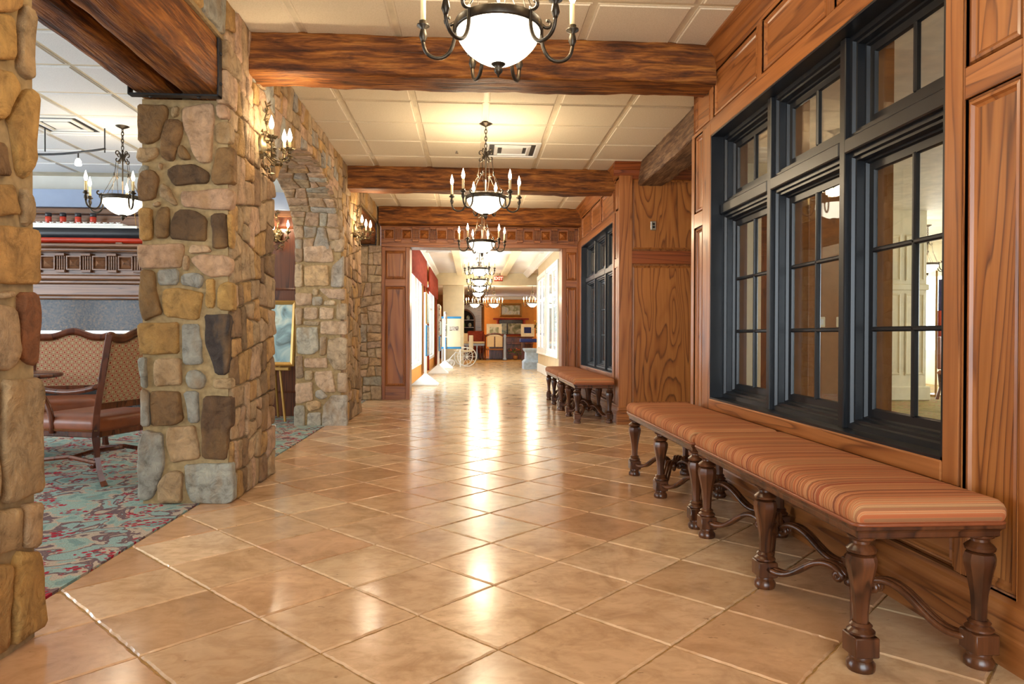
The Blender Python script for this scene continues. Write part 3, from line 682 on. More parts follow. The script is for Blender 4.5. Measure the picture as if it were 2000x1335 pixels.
def big_window(name, X, y0, y1, z0, z1, zt):
    w = empty_struct(name); fm = oak_map(X); d = (y1-y0)/3
    m = MB(); m.box(X-.004, X+.10, y0, y0+.012, z0, z1); m.box(X-.004, X+.10, y1-.012, y1, z0, z1); m.box(X-.004, X+.10, y0, y1, z1-.012, z1); m.box(X-.004, X+.10, y0, y1, z0, z0+.012); m.build('jamb_lining', 'black', w)
    for k in (1, 2): MB().box(X+.062, X+.12, y0+k*d-.024, y0+k*d+.024, z0+.01, z1-.01, .004).build('mullion', 'black', w)
    for k in range(3): MB().box(X+.058, X+.12, y0+k*d+.024, y0+(k+1)*d-.024, zt-.035, zt+.035, .006).build('transom', 'black', w)
    for k in range(3):
        a, b = y0+k*d+(.012 if k == 0 else .02), y0+(k+1)*d-(.012 if k == 2 else .02)
        for (c0, c1, nv) in ((z0+.012, zt-.03, 3), (zt+.03, z1-.012, 1)):
            s = MB().rings(fm, (a, b, c0, c1), FRP, False).build('sash', 'black', w)
            i0 = .104; g = X+.158; my = (a+b)/2; zs = [c0+i0+(c1-c0-2*i0)*q/nv for q in range(nv+1)]
            MB().box(g-.014, g+.014, my-.011, my+.011, c0+i0-.01, c1-i0+.01, .006).build('muntin', 'black', s)
            for z in zs[1:-1]: MB().box(g-.014, g+.014, a+i0-.01, b-i0+.01, z-.011, z+.011, .006).build('muntin', 'black', s)
            for q in range(nv):
                for (p0, p1) in ((a+i0-.004, my-.006), (my+.006, b-i0+.004)):
                    MB().box(g+.001, g+.005, p0, p1, zs[q]+(0 if q == 0 else .006)-.003, zs[q+1]+.003).build('pane', 'glass', s)
        # oak jamb on the parlour side
        if k: MB().box(X+.172, X+.29, y0+k*d-.05, y0+k*d+.05, z0, z1, .004).build('inner_post', 'brown_wall', w)
    MB().box(X+.172, X+.26, y1-.02, y1+.03, z0, z1, .004).build('inner_post', 'brown_wall', w)
    return w
big_window('window_1', XR, wy[0], wy[1], .60, 2.48, 1.95)
big_window('window_2', XF, 8.42, 10.86, .58, 2.46, 1.92)
# ------------------------------------------------------------------ alcove wall facing the corridor
m = MB(); m.box(XF+.0, 3.15, 8.05, 8.25, 0, ZC); aw = struct(m.build('wall_alcove', 'oak_z'))
fy = lambda Y: (lambda u, v, d: (u, Y+d, v))
MB().box(XF-.012, XF+.145, 8.02, 8.06, .2, ZC-.16, .004).build('pilaster', 'oak_z', aw)
PW = [(0, -.02), (0, -.012), (.008, -.016), (.018, -.006), (.028, -.002)]
for a, b, mm in ((.24, 1.88, 'oak_panel'), (2.07, 2.9, 'oak_panel')):
    MB().rings(fy(8.05), (XF+.15, 3.0, a, b), PW, False).build('panel_moulding', 'oak_z', aw); MB().rings(fy(8.05), (XF+.178, 2.972, a+.028, b-.028), [(0, -.003), (0, -.004)]).build('panel', mm, aw)
MB().box(XF+.14, 3.04, 8.022, 8.06, 1.90, 2.055, .006).build('rail', 'oak_dark', aw); MB().box(XF+.14, 3.04, 8.03, 8.06, 2.9, 3.02, .004).build('rail', 'oak_dark', aw)
c = MB(); c.loft([[(x, 8.06, ZC-.16), (x, 8.06, ZC), (x, 7.955, ZC), (x, 7.955, ZC-.025), (x, 7.975, ZC-.035), (x, 8.0, ZC-.085), (x, 8.016, ZC-.10), (x, 8.02, ZC-.135), (x, 8.03, ZC-.16)] for x in (XF-.075, 2.0)]); c.build('crown_moulding', 'oak_dark', aw)
c = MB(); c.box(XF-.035, XF+.17, 7.995, 8.06, 0, .16, .004); c.box(XF-.022, XF+.155, 8.008, 8.06, .16, .21, .008); c.build('plinth', 'oak_x', aw)
MB().box(XF+.17, 3.05, 8.02, 8.06, 0, .2, .006).build('base_board', 'oak_dark', aw)
t = thing('wall_socket_plate', 'small chrome wall plate on the oak panel under the alcove beam', 'wall plate', (2.15, 8.035, 2.353))
MB().box(-.032, .032, -.012, .01, -.055, .055, .008).build('plate', 'steel', t); MB().lathe([(.014, 0), (.014, .004), (.006, .005)], n=12).build('socket_hole', 'void', t).matrix_local = Matrix.Translation((.004, -.012, .018)) @ Matrix.Rotation(pi/2, 4, 'X')
MB().lathe([(.014, 0), (.014, .004), (.006, .005)], n=12).build('socket_hole', 'void', t).matrix_local = Matrix.Translation((.004, -.012, -.018)) @ Matrix.Rotation(pi/2, 4, 'X')
# ------------------------------------------------------------------ portal at the end of the corridor
PY = 11.28; OX0, OX1, OZ = -1.0, 1.49, 2.48
m = MB(); m.box(-1.47, OX0, PY, PY+.36, 0, ZC); m.box(OX1, XF+.2, PY, PY+.36, 0, ZC); m.box(OX0, OX1, PY, PY+.36, OZ, ZC); pw = struct(m.build('wall_portal', 'oak_z'))
PP = [(0, -.022), (.0, -.012), (.006, -.010), (.016, -.020), (.026, -.022), (.034, -.010), (.044, -.006)]
for x0, x1 in ((-1.40, -1.07), (1.56, 1.735)):
    for a, b in ((.22, 1.84), (1.96, 2.42)):
        MB().rings(fy(PY), (x0, x1, a, b), PP, False).build('panel_moulding', 'oak_z', pw); MB().rings(fy(PY), (x0+.044, x1-.044, a+.044, b-.044), [(0, -.006), (0, -.007)]).build('panel', 'oak_panel', pw)
for x0, x1 in ((-1.45, -1.40), (-1.07, OX0), (OX1, 1.56), (1.735, 1.76)): MB().box(x0, x1, PY-.022, PY, 0, OZ, .003).build('stile', 'oak_z', pw)
for x0, x1 in ((-1.40, -1.07), (1.56, 1.735)):
    for a, b in ((0, .22), (1.84, 1.96), (2.42, OZ)): MB().box(x0, x1, PY-.022, PY, a, b, .003).build('rail', 'oak_x', pw)
MB().box(-1.46, XF, PY-.035, PY, OZ, OZ+.07, .006).build('architrave', 'oak_x', pw)
MB().box(-1.46, XF, PY-.02, PY, OZ+.07, 2.86, .002).build('frieze_board', 'oak_x', pw)
MB().box(-1.46, XF, PY-.06, PY, 2.80, 2.86, .008).build('frieze_cap', 'oak_x', pw)
def frieze(parent, x0, n, pitch, Y, z0, z1, mat, sq):
    for k in range(n):
        cx = x0+pitch*k; h = z1-z0; zc = (z0+z1)/2; s = sq/2
        q = MB(); q.rings(lambda u, v, d: (u, Y-d, v), (cx-s*1.3, cx+s*1.3, zc-s*1.3, zc+s*1.3), [(0, 0), (0, .04), (s*.2, .04), (s*.3, .012)], False); q.add([(cx-s, Y-.012, zc-s), (cx+s, Y-.012, zc-s), (cx+s, Y-.012, zc+s), (cx-s, Y-.012, zc+s), (cx, Y-.012-s*.9, zc)], [(0, 1, 4), (1, 2, 4), (2, 3, 4), (3, 0, 4)]); q.build('pyramid_block', mat, parent)
        fx = cx+pitch/2; q = MB(); w = pitch*.36
        q.box(fx-w/2, fx+w/2, Y-.05, Y, z0, z0+h*.14, .004); q.box(fx-w/2, fx+w/2, Y-.06, Y, z1-h*.14, z1, .004)
        for j in range(4): xx = fx-w/2+w*(j+.5)/4; q.box(xx-w*.07, xx+w*.07, Y-.034, Y, z0+h*.14, z1-h*.14, .004)
        q.build('fluted_block', mat, parent)
frieze(pw, -1.33, 11, .283, PY-.02, OZ+.085, 2.80, 'oak_x', .125)
# ================================================================== OBJECTS
# ------------------------------------------------------------------ chandeliers
def spiral(cx, cz, r, a0, turns, n=12, shrink=.35): return arc(cx, cz, r, r*shrink, a0, a0+turns*2*pi, n)
def make_chandelier(label):
    t = thing('bowl_chandelier', label, 'chandelier')
    MB().lathe([(.004, 0), (.066, 0), (.066, -.008), (.05, -.018), (.02, -.032), (.008, -.04)], n=20).build('canopy', 'iron', t, True)
    m = MB()
    for k in range(6):
        z = -.05-.034*k; ring = [(.011*cos(a)*(1 if k % 2 else 0), .011*cos(a)*(0 if k % 2 else 1), z+.024*sin(a)) for a in [2*pi*i/10 for i in range(10)]]
        m.tube(ring, .0042, 5, closed=True)
    m.build('chain', 'iron', t, True)
    MB().lathe([(.006, -.24), (.012, -.25), (.007, -.27), (.016, -.29), (.016, -.34), (.007, -.36), (.006, -.72), (.014, -.725)], n=10).build('stem', 'iron', t, True)
    for k in range(4):
        a = pi/4+k*pi/2+.3; m = MB()
        p = [(x, z) for x, z in arc(.052, -.282, .020, .020, pi*1.05, -.5*pi, 10)][::-1]
        q = arc(.052, -.352, .017, .017, pi*.95, 2.4*pi, 10)
        pts = p+[(.022, -.30), (.016, -.317), (.022, -.335)]+q
        pts = [(x, z) for x, z in p][::1]+[(.028, -.300), (.020, -.317), (.026, -.337)]+q
        m.tube([(x*cos(a), x*sin(a), z) for x, z in pts], .0058, 6); m.build('scroll', 'iron', t, True)
        m = MB(); top = (.066*cos(a), .066*sin(a), -.37); mid = (.085*cos(a), .085*sin(a), -.50)
        m.tube([top, mid], .0028, 5)
        for s in (-.42, .42): m.tube([mid, (.178*cos(a+s), .178*sin(a+s), -.712)], .0028, 5)
        m.build('hanging_rod', 'iron', t)
        m = MB(); c = mid
        for i in range(6): b = i*pi/3; m.tube([c, (c[0]-sin(a)*.022*cos(b), c[1]+cos(a)*.022*cos(b), c[2]+.026*sin(b))], [.007, .002], 5)
        m.build('rosette', 'iron', t)
    MB().loft([[(r*cos(2*pi*i/36), r*sin(2*pi*i/36), z) for i in range(36)] for r, z in ((.176, -.742), (.188, -.742), (.190, -.735), (.190, -.708), (.187, -.702), (.176, -.702))], True, False, False).build('ring_band', 'iron', t, True)
    prof = [(r_, -.742-d_) for r_, d_ in ((.181, 0), (.178, .016), (.169, .036), (.153, .060), (.130, .084), (.102, .106), (.070, .124), (.040, .134), (.012, .138))]
    MB().lathe([(.168, -.728)]+prof, n=32).build('glass_bowl', 'bowl', t, True)
    MB().lathe([(.036, -.866), (.038, -.872), (.024, -.884), (.014, -.892), (.020, -.902), (.016, -.914), (.006, -.924), (.003, -.934)], n=14).build('finial', 'iron', t, True)
    for ang in (4, 70, 110, 176, 228, 312):
        a = radians(ang); ca, sa = cos(a), sin(a); f = lambda p: (p[0]*ca, p[0]*sa, p[1])
        path = arc(.214, -.690, .012, .022, 2.6*pi, 1.05*pi, 10)+[(.190, -.715)]
        b = bez((.190, -.715), (.183, -.80), (.215, -.855), (.262, -.852), 8)+bez((.262, -.852), (.305, -.85), (.326, -.82), (.326, -.775), 8)[1:]
        arm = MB(); arm.tube([f(p) for p in path+b[1:]], [.0075]*len(path)+[.0085]*(len(b)-1), 7); o = arm.build('arm', 'iron', t, True)
        c = (.326*ca, .326*sa, 0)
        MB().lathe([(.008, -.785), (.011, -.775), (.018, -.76), (.014, -.735), (.010, -.725), (.028, -.715), (.028, -.708), (.016, -.702), (.018, -.692)], c, 12).build('candle_cup', 'iron', o, True)
        MB().lathe([(.0115, -.695), (.0115, -.600), (.009, -.597)], c, 10).build('candle_sleeve', 'candle', o, True)
        MB().lathe([(.007, -.598), (.014, -.580), (.0165, -.566), (.013, -.545), (.006, -.52), (.001, -.50)], c, 10).build('flame_bulb', 'bulb', o, True)
    return t
ch = make_chandelier('bronze bowl chandelier hanging before the first heavy timber beam')
ch.location = (.115, 2.98, ZC)
GR = 'bowl chandeliers along the hall'
ch['group'] = GR
spots = [((.137, 6.65, ZC), 'bowl chandelier hanging beside the square ceiling vent', GR), ((.150, 9.8, ZC), 'bowl chandelier hanging in front of the carved portal frieze', GR)]
for (x, y), w in zip(((.18, 15.0), (.21, 18.0), (.24, 20.4), (.23, 23.2)), ('first', 'second', 'third', 'fourth')): spots.append(((x, y, 3.22), w+' bowl chandelier beyond the oak portal, counted from the portal', GR))
spots += [((.13, 26.2, 2.98), 'last bowl chandelier of the hall row, hanging before the arched hutch', GR), ((.86, 26.2, 2.98), 'bowl chandelier hanging in front of the framed landscape painting', GR), ((2.28, 25.6, 2.98), 'bowl chandelier hanging at the end of the white windowed wall', GR), ((-3.42, 6.97, ZC), 'bowl chandelier hanging in the lounge in front of the mantel', GR), ((8.4, 12.2, ZC), 'bowl chandelier hanging in the parlour behind the windows', GR)]
for loc, lab, g in spots: dup(ch, loc, rnd.uniform(-.12, .12), lab, g)
for k, (x, y, z) in enumerate([(.115, 2.98, ZC)]+[s[0] for s in spots]):
    point((x, y, z-.54), (34, 28, 34)[k] if k < 3 else (8 if abs(x+3.42) < .1 else 60 if y > 24 else 11), .12)
# ------------------------------------------------------------------ wall sconces
def make_sconce(label):
    # wall plane at x = 0, arms reach +x
    t = thing('wall_sconce', label, 'wall lamp'); r = random.Random(3)
    MB().loft([[(d, .050*k*sin(2*pi*i/20), .085*k*cos(2*pi*i/20)) for i in range(20)] for d, k in ((-.03, 1), (.012, 1), (.020, .85), (.024, .5), (.04, .3))]).build('backplate', 'leaf_metal', t, True)
    def leaf(m, p, d, L, w):
        d = Vector(d).normalized(); s = d.orthogonal().normalized(); q = Matrix.Rotation(r.uniform(0, 6.28), 3, d); s = q @ s; u = d.cross(s); p = Vector(p)
        a = [p, p+d*L*.4+s*w+u*w*.5, p+d*L, p+d*L*.4-s*w+u*w*.5, p+d*L*.45]
        m.add([tuple(v) for v in a], [(0, 1, 4), (1, 2, 4), (2, 3, 4), (3, 0, 4)])
    lv = MB()
    for (dy, dx, dz) in ((-.16, .12, .02), (0, .20, -.02), (.16, .12, .02)):
        p = bez((.02, 0, -.03), (.06+dx*.3, dy*.2, -.13), (dx, dy*1.0, -.12), (dx, dy, dz-.02), 12)
        a = MB(); a.tube(p, .0055, 6); o = a.build('arm', 'leaf_metal', t, True)
        MB().lathe([(.006, -.03), (.016, -.02), (.012, -.008), (.028, .0), (.030, .005), (.014, .008)], (dx, dy, dz), 12).build('candle_cup', 'leaf_metal', o, True)
        MB().lathe([(.011, .006), (.011, .055), (.008, .058)], (dx, dy, dz), 10).build('candle_sleeve', 'candle', o, True)
        MB().lathe([(.007, .058), (.015, .075), (.018, .088), (.014, .110), (.006, .135), (.001, .152)], (dx, dy, dz), 10).build('flame_bulb', 'bulb', o, True)
        for i in range(10):
            q = p[r.randrange(4, 12)]; leaf(lv, q, (r.uniform(-1, 1), r.uniform(-1, 1), r.uniform(-.6, 1)), r.uniform(.03, .05), .012)
        for i in range(7):
            b = 2*pi*i/7; leaf(lv, (dx, dy, dz-.005), (cos(b), sin(b), .35), .05, .014)
    for i in range(26): leaf(lv, (r.uniform(.0, .06), r.uniform(-.06, .06), r.uniform(-.20, .12)), (r.uniform(0, 1), r.uniform(-1, 1), r.uniform(-1, 1)), .05, .014)
    for i in range(16):
        z = .08+.012*i; leaf(lv, (.03+.012*sin(i), .014*cos(i*1.7), z+.04), (r.uniform(0, 1), r.uniform(-1, 1), r.uniform(0, 1)), .045, .012)
    lv.build('leaf_spray', 'leaf_metal', t)['kind'] = 'stuff'
    v = MB(); v.tube([(.02, 0, .05), (.045, .012, .12), (.03, -.012, .19), (.045, .01, .26), (.03, 0, .32)], .005, 5)
    for s in (-1, 1): v.tube([(.03, 0, -.06)]+[(.05, s*y, z) for y, z in arc(.06, -.14, .05, .02, pi/2, -pi, 10)], .0045, 5)
    v.build('scroll_vine', 'leaf_metal', t, True)
    return t
sc = make_sconce('leafy three-candle wall sconce on the stone pillar before the arch'); sc.location = (XL+.012, 4.93, 2.37)
dup(sc, (XL+.012, 8.80, 2.37), 0, 'leafy three-candle wall sconce on the stone pier beyond the arch')
dup(sc, (-2.48, 8.98, 2.33), -pi/2, 'wall sconce on the dark wood wall seen through the arch')
for y in (4.93, 8.80):
    for dy, dx in ((-.16, .12), (0, .2), (.16, .12)): point((XL+.012+dx, y+dy, 2.39+.095), 8.5, .018)
point((-2.48, 8.80, 2.42), 5, .03)
# ------------------------------------------------------------------ benches
def bench_leg(m, x, y):
    q = m
    q.lathe([(.040, .0), (.043, .008), (.043, .022), (.034, .034), (.036, .042), (.034, .05)], (x, y, 0), 16)
    q.box(x-.040, x+.040, y-.040, y+.040, .048, .112, .004)
    q.lathe([(.036, .112), (.042, .118), (.042, .124), (.030, .134), (.034, .142), (.026, .150)], (x, y, 0), 16)
    q.lathe([(.022, .148), (.023, .19), (.027, .235), (.036, .285), (.045, .325), (.047, .345), (.042, .362), (.030, .368)], (x, y, 0), 8, pi/8)
    q.lathe([(.032, .366), (.043, .373), (.045, .382), (.036, .392), (.026, .400), (.026, .408), (.040, .416), (.042, .424)], (x, y, 0), 16)
def make_bench(label):
    L, D = 1.54, .50; y0, y1 = -L/2, L/2; x0, x1 = -D/2, D/2
    t = thing('upholstered_bench', label, 'bench', group='striped benches along the oak walls')
    MB().rrect(x0, x1, y0, y1, .03, [(.012, .470), (.004, .478), (.0, .492), (.0, .510), (.006, .526), (.018, .538), (.04, .545), (.09, .549), (.16, .551)]).build('cushion', 'stripe', t, True)
    MB().rrect(x0+.004, x1-.004, y0+.004, y1-.004, .03, [(0, .463), (-.004, .466), (-.004, .472), (0, .475)]).build('piping', 'leather', t, True)
    MB().loft([[(sx_*(D/2-i), sy_*(L/2-i), z) for sx_, sy_ in ((1, 1), (-1, 1), (-1, -1), (1, -1))] for i, z in ((.010, .464), (.010, .452), (.016, .447), (.020, .440), (.020, .426), (.026, .420), (.05, .418))]).build('apron', 'bench_wood', t)
    ys = (-.71, 0, .71); xs = (-.195, .195)
    for yy in ys:
        for xx in xs:
            m = MB(); bench_leg(m, xx, yy); autosmooth(m.build('leg', 'bench_wood', t), .7)
    for yc in (-.355, .355):
        for sxx in (-1, 1):
            for syy in (-1, 1):
                X0, Y0 = sxx*.195, yc+syy*.355; dx, dy = -sxx*.195, -syy*.355; Lh = math.hypot(dx, dy); ux, uy = dx/Lh, dy/Lh
                p = bez((.03, .085), (.10, .07), (.13, .09), (.20, .145), 9)+bez((.20, .145), (.26, .19), (.32, .195), (.352, .155), 8)[1:]+arc(.338, .150, .017, .006, .2, -2.2*pi, 12)
                m = MB()
                for k, off in enumerate((-.017, 0, .017)):
                    m.tube([(X0+ux*s-uy*off, Y0+uy*s+ux*off, z+(.003 if k == 1 else 0)) for s, z in p], .0112, 6)
                m.build('stretcher', 'bench_wood', t, True)
        m = MB(); m.lathe([(.0, .095), (.012, .105), (.02, .13), (.028, .15), (.02, .17), (.008, .19), (.002, .20)], (0, yc, 0), 12); m.build('boss', 'bench_wood', t, True)
    return t
BX = 1.425
bn = make_bench('striped bench at the near end under the tall window, its end leg clear'); bn['label'] = 'long striped bench beside the tall raised oak panel and window corner'
bn.location = (BX, 2.80, 0)
dup(bn, (BX, 4.39, 0), 0, 'long striped bench under the window beside the alcove opening')
dup(bn, (1.462, 8.86, 0), 0, 'far striped bench standing against the oak alcove pilaster')
dup(bn, (1.462, 10.44, 0), 0, 'far striped bench standing next to the portal jamb')
# ------------------------------------------------------------------ lounge armchairs and table
def make_chair(label):
    t = thing('dining_armchair', label, 'armchair', group='armchairs around the lounge table')
    yb = lambda z: .25+(z-.45)*.20
    MB().rrect(-.30, .30, -.30, .27, .05, [(.0, .375), (.0, .40), (-.006, .43), (.0, .455), (.02, .478), (.06, .492), (.14, .498)]).build('seat', 'leather', t, True)
    m = MB(); m.box(-.29, .29, -.29, .27, .335, .382, .006); m.build('seat_rail', 'chair_wood', t)
    m = MB()
    for k in range(42):
        x = -.29+.58*k/41; m.lathe([(.0065, 0), (.004, .004)], (x, -.302, .386), 5)
    for k in range(40):
        for sx_ in (-.302, .302): m.lathe([(.0065, 0), (.004, .004)], (sx_, -.28+.55*k/39, .386), 5)
    o = m.build('nail_trim', 'nail', t); o['kind'] = 'stuff'
    top = lambda x: 1.045+.055*(.5+.5*cos(pi*min(1, abs(x)/.19)))+.012*(abs(x) > .27)
    for sx_ in (-1, 1):
        m = MB(); pts = [(sx_*.27, .20, .0), (sx_*.27, .265, .05), (sx_*.27, .262, .11), (sx_*.27, .246, .20), (sx_*.28, .240, .34), (sx_*.29, yb(.5), .5), (sx_*.30, yb(.8), .8), (sx_*.30, yb(1.05), 1.05)]
        pts[0] = (sx_*.27, .305, 0); pts[1] = (sx_*.27, .288, .035)
        m.tube(pts, [.030, .026, .023, .023, .032, .028, .026, .024], 4); m.build('rear_leg', 'chair_wood', t)
        m = MB(); m.tube([(sx_*.265, -.29, 0), (sx_*.27, -.275, .03), (sx_*.262, -.245, .12), (sx_*.262, -.255, .24), (sx_*.262, -.265, .36)], [.030, .022, .022, .028, .036], 6); m.build('front_leg', 'chair_wood', t, True)
        m = MB(); m.tube(bez((sx_*.295, yb(.70), .70), (sx_*.33, .10, .62), (sx_*.335, -.06, .66), (sx_*.31, -.20, .665), 10)+[(sx_*.305, -.235, .655), (sx_*.305, -.245, .63)], [.020]*9+[.026, .030, .034, .024], 6); m.build('arm', 'chair_wood', t, True)
        m = MB(); m.tube(bez((sx_*.305, -.20, .65), (sx_*.31, -.12, .58), (sx_*.30, -.08, .48), (sx_*.295, -.10, .36), 8), .020, 6); m.build('arm_support', 'chair_wood', t, True)
        m = MB(); m.tube([(sx_*.265, -.25, .16), (sx_*.25, 0, .19), (sx_*.27, .24, .16)], .016, 6); m.build('stretcher', 'chair_wood', t)
    m = MB(); m.tube([(-.25, 0, .18), (0, -.03, .19), (.25, 0, .18)], .016, 6); m.build('stretcher', 'chair_wood', t)
    n = 20; xs = [-.30+.60*k/n for k in range(n+1)]
    def bk(x, z, d): return (x, yb(z)+d, z)
    m = MB(); m.loft([[bk(x, top(x)-.055, -.022), bk(x, top(x)-.055, .022), bk(x, top(x), .026), bk(x, top(x)+.012, 0), bk(x, top(x), -.026)] for x in xs]); m.build('crest_rail', 'chair_wood', t, True)
    m = MB(); m.loft([[bk(x, .53, -.02), bk(x, .53, .02), bk(x, .575, .02), bk(x, .575, -.02)] for x in (-.29, .29)]); m.build('lower_rail', 'chair_wood', t)
    for d, nm in ((-.030, 'back_cushion'), (.026, 'back_cover')):
        m = MB(); rows = 9; s = -1 if d < 0 else 1
        R = []
        for j in range(rows+1):
            R.append([bk(x*.93, .57+(top(x)-.05-.57)*j/rows, d*(.5+.5*min(1, 4*j/rows, 4*(1-j/rows))*min(1, (1-abs(x)/.30)*6))) for x in xs])
        m.loft(R, False, False, False); m.build(nm, 'lattice', t, True)
    m = MB()
    for k in range(46):
        x = -.275+.55*k/45
        for d in (-.028, .028): m.lathe([(.006, 0), (.003, .003)], bk(x, top(x)-.058, d), 5)
    for k in range(34):
        z = .58+.44*k/33
        for sx_ in (-.275, .275):
            for d in (-.026, .026): m.lathe([(.006, 0), (.003, .003)], bk(sx_, z, d), 5)
    o = m.build('back_nail_trim', 'nail', t); o['kind'] = 'stuff'
    return t
cA = make_chair('armchair with patterned back cushion facing out beside the dark round table'); cA.location = (-3.62, 6.36, 0); cA.rotation_euler = (0, 0, radians(20))
dup(cA, (-2.75, 5.23, 0), radians(-105), 'armchair turned away with its back against the stone pillar')
dup(cA, (-4.42, 6.25, 0), radians(75), 'armchair half hidden on the other side of the dark round table')
t = thing('round_table', 'dark polished round table between the lounge armchairs', 'table', (-3.72, 5.52, 0))
MB().lathe([(.40, .705), (.47, .712), (.49, .722), (.49, .738), (.48, .745), (.1, .746)], n=40).build('table_top', 'chair_wood', t, True)
MB().lathe([(.05, .10), (.075, .16), (.06, .24), (.04, .32), (.05, .42), (.075, .5), (.05, .6), (.06, .68), (.16, .705)], n=18).build('pedestal', 'chair_wood', t, True)
for k in range(4):
    a = pi/4+k*pi/2; MB().tube([(.04*cos(a), .04*sin(a), .16), (.18*cos(a), .18*sin(a), .13), (.30*cos(a), .30*sin(a), .05), (.36*cos(a), .36*sin(a), .02)], [.035, .03, .024, .02], 6).build('foot', 'chair_wood', t, True)
# ------------------------------------------------------------------ lounge: back wall, mantel, ship, track light
lw = struct(B('wall_back_lounge', 'dark_wall_wood', -7.8, XB, 9.02, 9.15, 0, 2.62))
for k in range(9):
    x = -2.2-.62*(k+1)
    MB().rings(fy(9.02), (x+.04, x+.58, .3, 1.5), [(0, -.012), (.02, -.016), (.035, -.004)]).build('panel', 'dark_wall_wood', lw); MB().rings(fy(9.02), (x+.04, x+.58, 1.62, 2.45), [(0, -.012), (.02, -.016), (.035, -.004)]).build('panel', 'dark_wall_wood', lw)
MB().box(-7.8, XB, 8.96, 9.05, 2.56, 2.64, .01).build('cap_moulding', 'mantel', lw)
struct(B('wall_back_lounge_soffit', 'bluegrey', -7.8, XB, 8.9, 9.2, 2.64, 2.86)); struct(B('wall_back_lounge_cove', 'white', -7.8, XB, 9.25, 9.3, 2.6, ZC))
mt = thing('fireplace_mantel', 'large carved wood fireplace mantel with polished granite surround in the lounge', 'fireplace', (-4.75, 8.75, 0))
def mbx(name, mat, x0, x1, y0, y1, z0, z1, c=.006): return MB().box(x0, x1, y0, y1, z0, z1, c).build(name, mat, mt)
MB().box(-6.1, -3.4, 8.70, 9.0, 2.12, 2.5, .004).build('overmantel', 'mantel', lw); MB().box(-5.95, -3.55, 8.685, 8.705, 2.15, 2.47, .006).build('overmantel_panel', 'mantel', lw); mbx('breast', 'mantel', -1.35, 1.35, -.05, .24, 0, 2.11); mbx('shelf', 'mantel', -1.52, 1.52, -.42, .2, 2.075, 2.115, .012); mbx('shelf_moulding', 'mantel', -1.46, 1.46, -.34, .2, 2.03, 2.075, .015)
mbx('frieze_board', 'mantel', -1.36, 1.36, -.20, .2, 1.76, 2.03, .003)
frieze(mt, -1.2, 9, .30, -.20, 1.79, 2.02, 'mantel', .13)
mbx('lower_moulding', 'mantel', -1.42, 1.42, -.25, .2, 1.70, 1.765, .018); mbx('lower_moulding', 'mantel', -1.38, 1.38, -.215, .2, 1.66, 1.70, .01); mbx('lintel_board', 'mantel', -1.3, 1.3, -.17, .2, 1.52, 1.66, .01); mbx('lintel_bead', 'mantel', -1.32, 1.32, -.19, .2, 1.47, 1.52, .015)
mbx('granite_panel', 'granite', -1.0, 1.0, -.12, .1, 1.10, 1.47, .003); mbx('granite_panel', 'granite', -1.0, -.62, -.12, .1, 0, 1.10, .003); mbx('granite_panel', 'granite', .62, 1.0, -.12, .1, 0, 1.10, .003)
mbx('firebox', 'void', -.62, .62, -.10, .12, 0, 1.05); mbx('firebox_trim', 'steel', -.64, .64, -.13, -.09, 1.05, 1.10, .004)  # solid block; the dark of the fire opening is its colour
for s in (-1, 1): mbx('pilaster', 'mantel', s*1.02, s*1.28, -.18, .2, 0, 1.52, .01)
mbx('hearth', 'granite', -1.4, 1.4, -.75, .1, 0, .04, .006)
sh = thing('ship_model', 'model ocean liner with four red funnels standing on the mantel shelf', 'ship model', (-4.72, 8.56, 2.115))
hs = []
def hull(z0, z1, w0, w1, name, mat):
    R = []
    for k in range(25):
        u = -1+2*k/24; pw_ = (1-abs(u)**3.2)**.7; x = u*.98; R.append([(x*.99, -w0*pw_, z0), (x, -w1*pw_, z1+.02*u**4), (x, w1*pw_, z1+.02*u**4), (x*.99, w0*pw_, z0)])
    MB().loft(R).build(name, mat, sh, True)
hull(.03, .085, .05, .082, 'keel', 'red'); hull(.085, .20, .082, .095, 'hull', 'hull')
m = MB(); m.box(-.72, .72, -.07, .07, .20, .235, .004); m.box(-.55, .55, -.06, .06, .235, .262, .004); m.build('superstructure', 'white', sh)
for k in range(14):
    x = -.5+1.0*k/13; MB().tube([(x-.025, -.068, .272), (x, -.072, .262), (x+.025, -.068, .272)], [.003, .009, .003], 6).build('lifeboat', 'white', sh)
for k, x in enumerate((-.345, -.175, .0, .175)):
    q = MB().lathe([(.03, .25), (.03, .36), (.025, .361)], (x, 0, 0), 14, sx=1.15).build('funnel', 'red', sh, True); MB().lathe([(.0306, .345), (.0306, .39), (.025, .39)], (x, 0, 0), 14, sx=1.15).build('funnel_top', 'hull', q, True)
for x in (-.72, .68): MB().tube([(x, 0, .2), (x-.03, 0, .5)], .004, 6).build('mast', 'gold', sh)
for x in (-.5, .5): MB().box(x-.04, x+.04, -.06, .06, 0, .04, .006).build('cradle', 'mantel', sh)
tr = thing('track_light', 'curved black track light with one small lit spot under the lounge ceiling', 'track light', (-3.95, 7.0, ZC))
MB().tube([(-1.1+1.45*k/16, .10*sin(k/16*pi), -.215-.045*sin(k/16*pi)*1.0-.01*k/16) for k in range(17)], .011, 8).build('track', 'strap', tr, True)
for x in (-.25, .32): MB().tube([(x, .05, 0), (x, .05, -.25)], .006, 6).build('standoff', 'strap', tr)
MB().tube([(.06, .06, -.25), (.06, .06, -.32)], .007, 6).build('spot_stem', 'strap', tr); MB().lathe([(.012, -.31), (.026, -.335), (.03, -.375), (.02, -.38)], (.06, .06, 0), 12).build('spot_shade', M['bulb'], tr, True)
